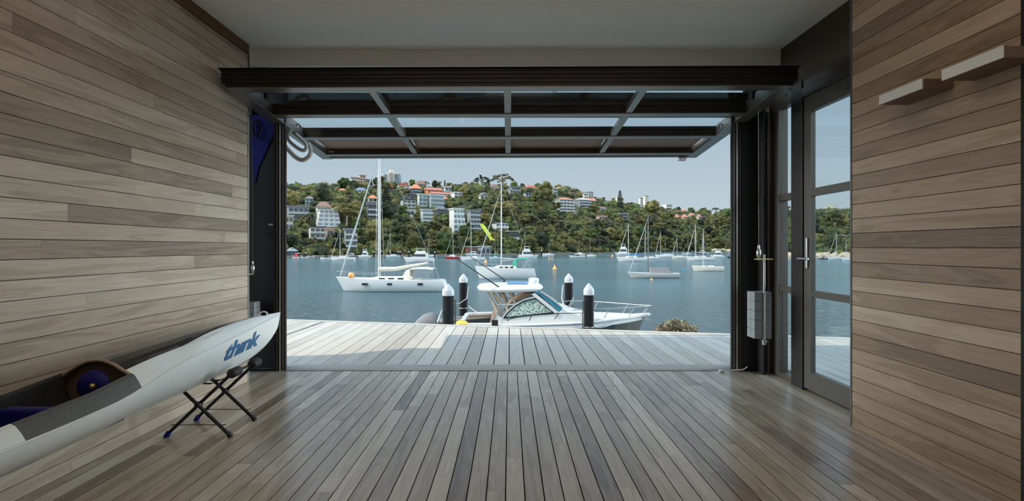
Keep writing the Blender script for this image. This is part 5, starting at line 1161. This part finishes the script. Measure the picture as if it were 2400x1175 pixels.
buoy(1602, 630, 634, 'buoy_blue', 'blue float left of the cream sailboat', 'ball')
buoy(1468, 599, 611.5, 'buoy_pink', 'pink buoy against the sailboat with the blue sail cover', 'ball')
PN = ['in front of the left flybridge cruiser', 'right of the left flybridge cruiser', 'just right of the tallest mast', 'before the mast of the small blue and white sailboat', 'left one of the close pair', 'right one of the close pair, thicker', 'left of the large flybridge cruiser', 'at the stern of the large flybridge cruiser', 'pale one left of the lone small sailboat', 'by the red covered boat', 'between the two leftmost small boats']
for pi_, (x, yt, wl) in enumerate(((857, 590, 603), (876.5, 589, 602), (894, 588, 601), (914.5, 589.5, 603), (932.5, 589, 602), (938, 589, 603.5), (958.5, 589, 602.5), (1019, 590, 604), (1269.5, 586, 600.5), (700, 592, 603.5), (717, 592, 603.5))):
    Y = (EH-WZ)*F/(wl-HY); s = Y/F; r = thing('mooring_pile', 'distant dark pile with white cap, '+PN[pi_], 'pile', ((x-VX)*s, Y, WZ), 0, 'distant piles off the left shore')
    a = MB(); a.lathe([(.28, -1), (.28, (wl-yt-2.5)*s)], (0, 0, 0), 8); o = a.build('shaft', ['pile_black']); o.parent = r
    a = MB(); a.lathe([(.34, (wl-yt-2.5)*s), (.34, (wl-yt-1)*s), (.03, (wl-yt)*s)], (0, 0, 0), 8); o = a.build('cap', ['pile_cap']); o.parent = r
# ================================================================== INTERIOR THINGS
# ------------------------------------------------------------------ counterweights hanging at both door tracks
def cweight(x, y, z0, z1, w_, d_, name, label, rod_top, wire_top, col='block_grey', wx=None):
    r = thing(name, label, 'counterweight', (x, y, z0), 0)
    n = 5; h = (z1-z0)/n
    for k in range(n):
        for j in range(2):
            a = MB(); ya = y-d_/2+j*d_*.5; a.box(x-w_/2, ya, z0+k*h+.001, x+w_/2, ya+d_*.5-.002, z0+(k+1)*h-.001); a.build('block', [col], r, .002)
    a = MB(); a.tube([(x+.004, y-d_/2-.012, z0-.05), (x+.004, y-d_/2-.012, rod_top)], .008, 8); a.lathe([(.016, z0-.045), (.016, z0-.02)], (x+.004, y-d_/2-.012, 0), 6); a.lathe([(.020, z0-.02), (.020, z0-.008)], (x+.004, y-d_/2-.012, 0), 10); rod = a.build('hanger_rod', ['steel'], r)
    wx = wx or x-.045
    a = MB(); a.box(wx-.03, y-d_/2-.03, rod_top-.045, x+.07, y-d_/2+.0, rod_top-.035); a.build('bracket', ['brass'], r)
    a = MB(); a.lathe([(.004, 0), (.012, .01), (.012, .03), (.018, .035), (.018, .085), (.010, .09), (.010, .115), (.004, .13)], (wx, y-d_/2-.015, rod_top-.05), 10); a.build('turnbuckle', ['silver'], r)
    a = MB(); a.tube([(wx, y-d_/2-.015, rod_top+.07), (wx-.004, y-d_/2-.015, wire_top)], .0018, 6); a.build('cable', ['alloy_dark'], r)
cweight(2.155, 4.42, .371, .768, .145, .14, 'counterweight', 'hanging stack of pale grey counterweight blocks right of the opening', 1.09, 2.36)
cweight(-2.37, 4.66, .40, .655, .15, .12, 'counterweight', 'grey counterweight in the dark left recess, above the bow of the surf ski', .95, 2.30, wx=-2.30)
a = MB(); c = P(636, 531, 4.80); a.box(c.x-.036, 4.795, c.z-.066, c.x+.030, 4.86, c.z+.064); r = tag(a.build('intercom', ['charcoal_panel'], bevel=.004), 'small black intercom with pale screen in the left recess', 'intercom')
a = MB(); a.box(c.x-.022, 4.792, c.z+.008, c.x+.020, 4.796, c.z+.026); a.build('screen', ['light_grey'], r)
for k in range(3):
    pass
a = MB(); c = P(602, 300, 4.80); pts = []
for k in range(61):
    q = 2*PI*k/20; pts.append((c.x+(.034+.006*math.sin(k))*math.cos(q), 4.805-.010*(k/20), c.z+(.075+.008*math.cos(k*1.7))*math.sin(q)))
a.tube(pts, .0045, 6); e_ = P(650, 322, 4.80); a.tube([(c.x-.04, 4.80, c.z-.03), (c.x-.01, 4.79, c.z-.085), (c.x+.06, 4.79, c.z-.118), (e_.x, 4.80, c.z-.105)], .0045, 6)
a.tube([(c.x-.035, 4.80, c.z-.01), (c.x-.03, 4.785, c.z-.06), (c.x+.01, 4.785, c.z-.09)], .0045, 6)
tag(a.build('coiled_cable', ['black_rubber']), 'black cable coiled up high in the left recess', 'cable')
# ------------------------------------------------------------------ white tubular boat rack left of the opening
r = thing('boat_rack', 'white bent-tube boat rack hanging below the left end of the raised door', 'rack', (-2.06, 5.0, 2.2))
def rackloop(pix, Y, rad, nm):
    a = MB(); pts = [P(x, y, Y) for x, y in pix]; sm = []
    for i in range(len(pts)-1):
        for k in range(3): sm.append(pts[i].lerp(pts[i+1], k/3))
    sm.append(pts[-1]); 
    for _ in range(2): sm = [sm[0]]+[(sm[i-1]+sm[i]*2+sm[i+1])/4 for i in range(1, len(sm)-1)]+[sm[-1]]
    a.tube(sm, rad, 8); a.build(nm, ['tube_white'], r)
rackloop([(676, 304), (672, 322), (678, 333), (700, 350), (712, 354), (718, 349), (718, 341), (714, 334), (684, 308)], 5.02, .019, 'rack_arm')
rackloop([(660, 300), (658, 322), (664, 340), (690, 368), (704, 376), (714, 375), (727, 365), (728, 349), (722, 336)], 5.06, .024, 'rack_arm')
a = MB(); a.bar(P(664, 300, 5.04), P(680, 306, 5.04), .03, .03); a.bar(P(714, 332, 5.03), P(729, 346, 5.05), .04, .03); a.build('rack_plate', ['tube_white'], r, .004)
a = MB(); c = P(666, 312, 5.03); a.lathe([(.035, 0), (.042, .01), (.042, .03), (.03, .035)], (c.x, 4.99, c.z), 14, 0, 1); a.v = [(x, y, z) for x, y, z in a.v]; a.build('rack_knob', ['black_rubber'], r)
a = MB(); c = P(657, 313, 5.0); a.box(c.x-.006, 4.965, c.z-.06, c.x+.012, 4.985, c.z+.05); a.build('orange_strip', ['orange'], r)
a = MB(); a.bar((-2.20, 4.945, 2.315), P(664, 301, 5.05), .025, .04); a.build('rack_bracket', ['tube_white'], r)
# ------------------------------------------------------------------ box fixtures on the right wall
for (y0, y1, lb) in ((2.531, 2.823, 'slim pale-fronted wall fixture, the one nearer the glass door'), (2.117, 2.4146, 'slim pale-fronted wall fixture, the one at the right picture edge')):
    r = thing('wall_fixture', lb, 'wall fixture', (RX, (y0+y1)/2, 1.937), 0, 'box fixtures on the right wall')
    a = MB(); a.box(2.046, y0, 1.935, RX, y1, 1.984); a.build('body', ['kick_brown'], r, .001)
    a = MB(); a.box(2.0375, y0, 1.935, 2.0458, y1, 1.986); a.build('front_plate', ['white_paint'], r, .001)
# small white rod lying on the threshold at the right
a = MB(); a.tube([P(1690, 872.5, 4.70)+Vector((0, 0, .012)), P(1722, 871, 4.71)+Vector((0, 0, .012)), P(1742, 870, 4.71)+Vector((0, 0, .012)), P(1752, 862, 4.70)+Vector((0, 0, .008))], [.007, .006, .006, .004], 8); a.lathe([(.004, 0), (.013, .01), (.013, .05), (.004, .06)], (P(1684, 873, 4.7).x, 4.70, .014), 10, 0, 0)
tag(a.build('door_bolt', ['white_paint']), 'small white rod lying on the floor at the right door track', 'bolt')
# ------------------------------------------------------------------ surf ski
SX = -1.89
tw = [(-1.8, .012), (-1.2, .10), (-.4, .17), (.5, .215), (1.3, .232), (1.9, .228), (2.2, .216), (2.5, .197), (2.9, .160), (3.4, .098), (3.8, .055), (4.05, .028), (4.19, .012), (4.215, .004)]
ts = [(-1.8, .40), (-.5, .45), (.5, .475), (1.9, .481), (2.2, .486), (2.37, .506), (2.5, .532), (2.7, .548), (2.9, .557), (3.4, .568), (3.8, .583), (4.21, .607)]
tr_ = [(-1.8, .44), (-.5, .50), (.6, .53), (2.0, .55), (2.33, .635), (2.6, .640), (3.0, .645), (3.5, .640), (3.9, .630), (4.215, .614)]
tkl = [(-1.8, .37), (-1.2, .335), (-.5, .315), (.5, .305), (3.0, .305), (3.5, .315), (3.75, .335), (3.95, .375), (4.08, .425), (4.17, .49), (4.215, .59)]
def smooth_tab(t_, y):
    return (lerp_tab(t_, y-.06)+lerp_tab(t_, y)*2+lerp_tab(t_, y+.06))/4 if y < 4.1 else lerp_tab(t_, y)
def hw(Y, z):
    k, s = smooth_tab(tkl, Y), smooth_tab(ts, Y); zf = max(0, min(1, (z-k)/(s-k))); return smooth_tab(tw, Y)*(1-(1-zf)**2.1)**.8
ro = thing('surf_ski', 'white surf ski with blue lettering resting on folding stands along the left wall', 'surf ski', (SX, 1.2, .30))
YS = [4.215, 4.20, 4.17, 4.12, 4.05]+[3.97-.085*i for i in range(68)]; YS = [y for y in YS if y > -1.8]+[-1.8]
a = MB(); rings = []
for Y in YS:
    k, s = smooth_tab(tkl, Y), smooth_tab(ts, Y); ring = []
    zz = [k+(s-k)*(math.sin(PI/2*i/9))**1.6 for i in range(10)]
    for z in zz[::-1]: ring.append(Vector((SX-hw(Y, z), Y, z)))
    for z in zz[1:]: ring.append(Vector((SX+hw(Y, z), Y, z)))
    rings.append(ring)
a.loft(rings, 0, False, True, False); hull = a.build('hull', ['white_gel'], ro)
# deck above the seam
CK0, CK1 = .95, 2.345                                          # cockpit from .. to
def fdeck(Y, q):                                               # q = |x|/w
    tab = [(0, 1.0), (.18, .97), (.40, .83), (.60, .62), (.64, .62), (.80, .36), (1, 0)]
    s, r_ = smooth_tab(ts, Y), smooth_tab(tr_, Y); return s+(r_-s)*lerp_tab(tab, q)
def qsl(Y):
    qd = .62 if Y < 2.8 else max(.03, .62-(Y-2.8)*.62); return [qd*k/6 for k in range(7)]+[qd+(1-qd)*k/5 for k in range(1, 6)]  # taper paints in the sky reflection that pales the dark stripe
def deckrow(Y): wv = smooth_tab(tw, Y); qs = qsl(Y); return [Vector((SX+sg*q*wv, Y, fdeck(Y, q)+.002)) for sg, ql in ((-1, qs[::-1]), (1, qs[1:])) for q in ql]
def deckpart(Ys, nm='foredeck'):
    a = MB(); rows = [deckrow(Y) for Y in Ys]; n = len(rows[0])
    for i in range(len(rows)-1):
        for j in range(n-1):
            jm = abs(j-(n-1)/2+.5); dark = jm < 6 and rows[i][0].y < 3.75
            p = [rows[i][j], rows[i][j+1], rows[i+1][j+1], rows[i+1][j]]; a.add(p[::-1], [(0, 1, 2, 3)], 1 if dark else 0, None, True)
    return a.build(nm, ['white_gel', 'carbon'], ro)
deckpart([y for y in YS if y > CK1]+[CK1]); deckpart([CK0]+[y for y in YS if y < CK0], 'aft_deck')
# cockpit: coaming strips, inner walls, floor
cy = [CK1-.02*0]+[y for y in YS if CK0 < y < CK1]+[CK0]
def rimz(Y): return lerp_tab([(.95, .50), (1.5, .535), (1.9, .548), (2.1, .552), (2.345, .575)], Y)
for sg in (-1, 1):
    a = MB(); rows = []
    for Y in cy:
        wv = smooth_tab(tw, Y); s = smooth_tab(ts, Y); z = rimz(Y)
        rows.append([Vector((SX+sg*wv, Y, s+.002)), Vector((SX+sg*wv*.93, Y, s+(z-s)*.45)), Vector((SX+sg*wv*.84, Y, s+(z-s)*.85)), Vector((SX+sg*wv*.76, Y, z)), Vector((SX+sg*wv*.71, Y, z-.012)), Vector((SX+sg*wv*.69, Y, z-.08)), Vector((SX+sg*wv*.60, Y, .36))])
    for i in range(len(rows)-1):
        for j in range(6):
            mid = rows[i][j].y
            m_ = (2 if 1.84 < mid else 0) if j < 3 else (1 if j > 3 else (1 if mid > 1.84 else 0)); p = [rows[i][j], rows[i][j+1], rows[i+1][j+1], rows[i+1][j]]; a.add(p if sg > 0 else p[::-1], [(0, 1, 2, 3)], m_, None, True)
    a.build('cockpit_rim', ['white_gel', 'carbon', 'grip_grey'], ro)
a = MB()
for i in range(len(cy)-1):
    w0, w1 = smooth_tab(tw, cy[i])*.60, smooth_tab(tw, cy[i+1])*.60; a.add([(SX-w0, cy[i], .36), (SX+w0, cy[i], .36), (SX+w1, cy[i+1], .36), (SX-w1, cy[i+1], .36)], [(0, 1, 2, 3)])
for Y in (CK0, CK1+.03):
    wv = smooth_tab(tw, Y)*.9; tp = [Vector((SX+q*wv, Y, max(.36, fdeck(Y, abs(q*.9)) if Y > 2 else .50)-.004)) for q in (-1, -.8, -.6, -.4, -.2, 0, .2, .4, .6, .8, 1)]; hb = hw(Y, .39)*.8; a.add([(SX-hb, Y, .39)]+tp+[(SX+hb, Y, .39)], [tuple(range(13))])
a.build('cockpit_floor', ['kick_brown'], ro)
a = MB(); wv = smooth_tab(tw, CK1); a.tube([Vector((SX+q*wv, CK1-.002, fdeck(CK1, abs(q))+.001)) for q in [-.86+1.72*k/20 for k in range(21)]], .008, 8); a.build('hood_rim', ['cream_tan'], ro)
a = MB(); a.lathe([(.002, 0), (.070, 0), (.074, .012), (.066, .022), (.060, .018), (.02, .018), (.002, .02)], (SX+.02, CK1-.05, .522), 28, 0, 1); fp = a.build('foot_plate', ['navy'], ro)
a = MB(); a.lathe([(.002, 0), (.013, 0), (.013, .012), (.004, .018)], (SX+.03, CK1-.055, .530), 14, 0, 1); a.v = [(x, 2*(CK1-.055)-y, z) for x, y, z in a.v]; a.build('centre_bolt', ['brass'], fp)
a = MB(); a.box(SX-.13, 2.02, .40, SX+.13, 2.07, .51); a.box(SX-.13, 2.07, .40, SX+.13, 2.13, .49); pb = a.build('pedal_bar', ['navy'], ro, .012)
a = MB(); a.tube([(SX+.132+.0, 2.05+.018*math.cos(q), .475+.02*math.sin(q)) for q in [2*PI*k/10 for k in range(11)]], .003, 5); a.build('pull_ring', ['yellow'], pb)
a = MB(); rg = []
for Y, h in ((1.88, .40), (1.86, .47), (1.80, .495), (1.6, .475), (1.4, .46), (1.2, .49), (1.12, .54), (1.09, .45)):
    rg.append([Vector((SX+q*.145, Y, h-.03*(1-q*q)+.0)) for q in (-1, -.6, -.2, .2, .6, 1)]+[Vector((SX+q*.145, Y, .362)) for q in (1, 0, -1)])
a.loft(rg, 0, True, True); a.build('seat', ['navy'], ro)
a = MB(); a.tube([(SX+.012*math.cos(q)*0+.028*math.cos(q), 3.93+.0, smooth_tab(tr_, 3.93)-.002+.030*math.sin(q)) for q in [PI*k/10 for k in range(11)]], .006, 6); a.v = [(SX+(x-SX)*.5, 3.93+(x-SX)*1.4+(y-3.93), z) for x, y, z in a.v]; a.build('carry_handle', ['light_grey'], ro)
a = MB(); a.lathe([(.002, 0), (.024, 0), (.024, .004), (.002, .006)], (SX, 3.93, smooth_tab(tr_, 3.93)-.001), 16); a.build('handle_recess', ['carbon'], ro)
# seam line
a = MB()
for sg in (-1, 1): a.tube([Vector((SX+sg*(smooth_tab(tw, Y)+.001), Y, smooth_tab(ts, Y))) for Y in YS[2:]], .0045, 5)
a.build('seam_rail', ['white_gel'], ro)
# lettering wrapped onto the near side of the hull
cu = bpy.data.curves.new('lettering', 'FONT'); cu.body = 'th\u0131nk'; cu.size = 1; cu.shear = .28; cu.offset = .032; cu.space_character = .93; cu.resolution_u = 6
tmp = bpy.data.objects.new('tmp', cu); COL.objects.link(tmp); dg = bpy.context.evaluated_depsgraph_get(); me = bpy.data.meshes.new_from_object(tmp.evaluated_get(dg)); bpy.data.objects.remove(tmp); bpy.data.curves.remove(cu)
import bmesh
bm = bmesh.new(); bm.from_mesh(me)
for ax in range(2):
    lo, hi = min(v.co[ax] for v in bm.verts), max(v.co[ax] for v in bm.verts); k = 1
    while k < 24: bmesh.ops.bisect_plane(bm, geom=bm.verts[:]+bm.edges[:]+bm.faces[:], plane_co=[(lo+(hi-lo)*k/24) if i == ax else 0 for i in range(3)], plane_no=[1 if i == ax else 0 for i in range(3)]); k += 1 if ax == 0 else 4
x0, x1 = min(v.co.x for v in bm.verts), max(v.co.x for v in bm.verts); y0, y1 = min(v.co.y for v in bm.verts), max(v.co.y for v in bm.verts)
base = wpos(ro)
for v in bm.verts:
    Y = 3.20+(v.co.x-x0)/(x1-x0)*.575; z = .432+(v.co.y-y0)/(y1-y0)*.112
    v.co = Vector((SX+hw(Y, z)+.0025, Y, z))-base
bm.to_mesh(me); bm.free(); me.materials.clear(); me.materials.append(M['letter_blue'])
o = bpy.data.objects.new('lettering', me); COL.objects.link(o); o.parent = ro; o['label'] = 'blue italic word think on the bow'
# ------------------------------------------------------------------ folding stands
def stand(y0, label):
    r = thing('folding_stand', label, 'stand', (SX, y0+.15, 0), 0, 'folding stands under the surf ski')
    xl, xr, zt = -2.08, -1.685, .385
    for yy in (y0, y0+.295):
        for (a0, a1) in ((xl, xr), (xr, xl)):
            d = (a1-a0); a = MB(); a.tube([(a0, yy+(0.008 if a0 < a1 else -.008), .012), (a1, yy+(0.008 if a0 < a1 else -.008), zt)], .0105, 8); lg = a.build('leg', ['black_metal'], r)
            a = MB(); a.tube([(a0-d*.0, yy, .0), (a0+d*.045, yy, .03)], [.016, .015], 10); a.build('foot_cap', ['navy' if a0 < a1 else 'black_rubber'], lg)
        a = MB(); a.lathe([(.002, -.02), (.016, -.02), (.016, .02), (.002, .02)], ((xl+xr)/2, yy, zt/2+.006), 10, 0, 1); a.build('pivot', ['black_metal'], r)
        a = MB(); a.tube([(xl+.03, yy, .075), (xr-.03, yy, .075)], .0025, 5); a.build('tie_wire', ['black_metal'], r)
    for xx in (xl, xr):
        a = MB(); a.tube([(xx, y0-.02, zt), (xx, y0+.32, zt)], .009, 8); tb = a.build('top_bar', ['black_metal'], r)
        for ya in (y0+.0, y0+.245):
            a = MB(); a.lathe([(.010, 0), (.026, .004), (.029, .012), (.029, .088), (.026, .096), (.010, .10)], (xx+(.012 if xx > -1.9 else -.012), ya-.03, zt+.004), 14, 0, 1); a.build('foam_roller', ['black_rubber'], tb)
    a = MB()
    for yy in (y0+.10, y0+.18):
        q = [(xl, yy, zt+.004), (SX-.10, yy, .325), (SX-.03, yy, .298), (SX+.03, yy, .298), (SX+.10, yy, .325), (xr, yy, zt+.004)]
        for i in range(5): a.bar(q[i], q[i+1], .03, .003)
    a.build('sling', ['black_rubber'], r)
stand(3.10, 'black folding stand with foam rollers under the bow of the surf ski')
stand(-.60, 'black folding stand under the stern of the surf ski, behind the viewer')
# ------------------------------------------------------------------ feathery shrub beyond the deck edge
g = random.Random(9)
r = thing('feathery_shrub', 'straw-coloured feathery shrub top rising beyond the right deck edge', 'shrub', (2.75, 7.9, -1.2))
a = MB(); b_ = MB(); c_ = MB()
for k in range(230):
    cx = g.gauss(0, 1); px_ = 1583+cx*27; 
    if not 1524 < px_ < 1640: continue
    top = 752+((px_-1583)/58)**2*24+g.uniform(0, 20); Y = 7.75+g.uniform(-.3, .45); p = P(px_, top, Y); q = Vector((p.x*.6+2.55*.4, Y, -1.1)); m_ = p.lerp(q, .35)+Vector((g.uniform(-.03, .03), 0, .03))
    a.tube([q, m_, p], [.006, .003, .002], 4)
    for j in range(44):
        t_ = j/44*.4; s = p.lerp(m_, t_)+Vector((g.gauss(0, .02), g.gauss(0, .02), g.gauss(0, .012))); u = Vector((g.gauss(0, .018), g.gauss(0, .012), g.gauss(.018, .012))); v_ = Vector((g.gauss(0, .009), g.gauss(0, .008), g.gauss(0, .008)))
        (b_ if g.random() < .85 else c_).add([s-v_, s+u, s+v_], [(0, 1, 2)])
a.build('stems', ['plume'], r); b_.build('plumes', ['plume'], r); c_.build('leaves', ['leaf_green'], r)
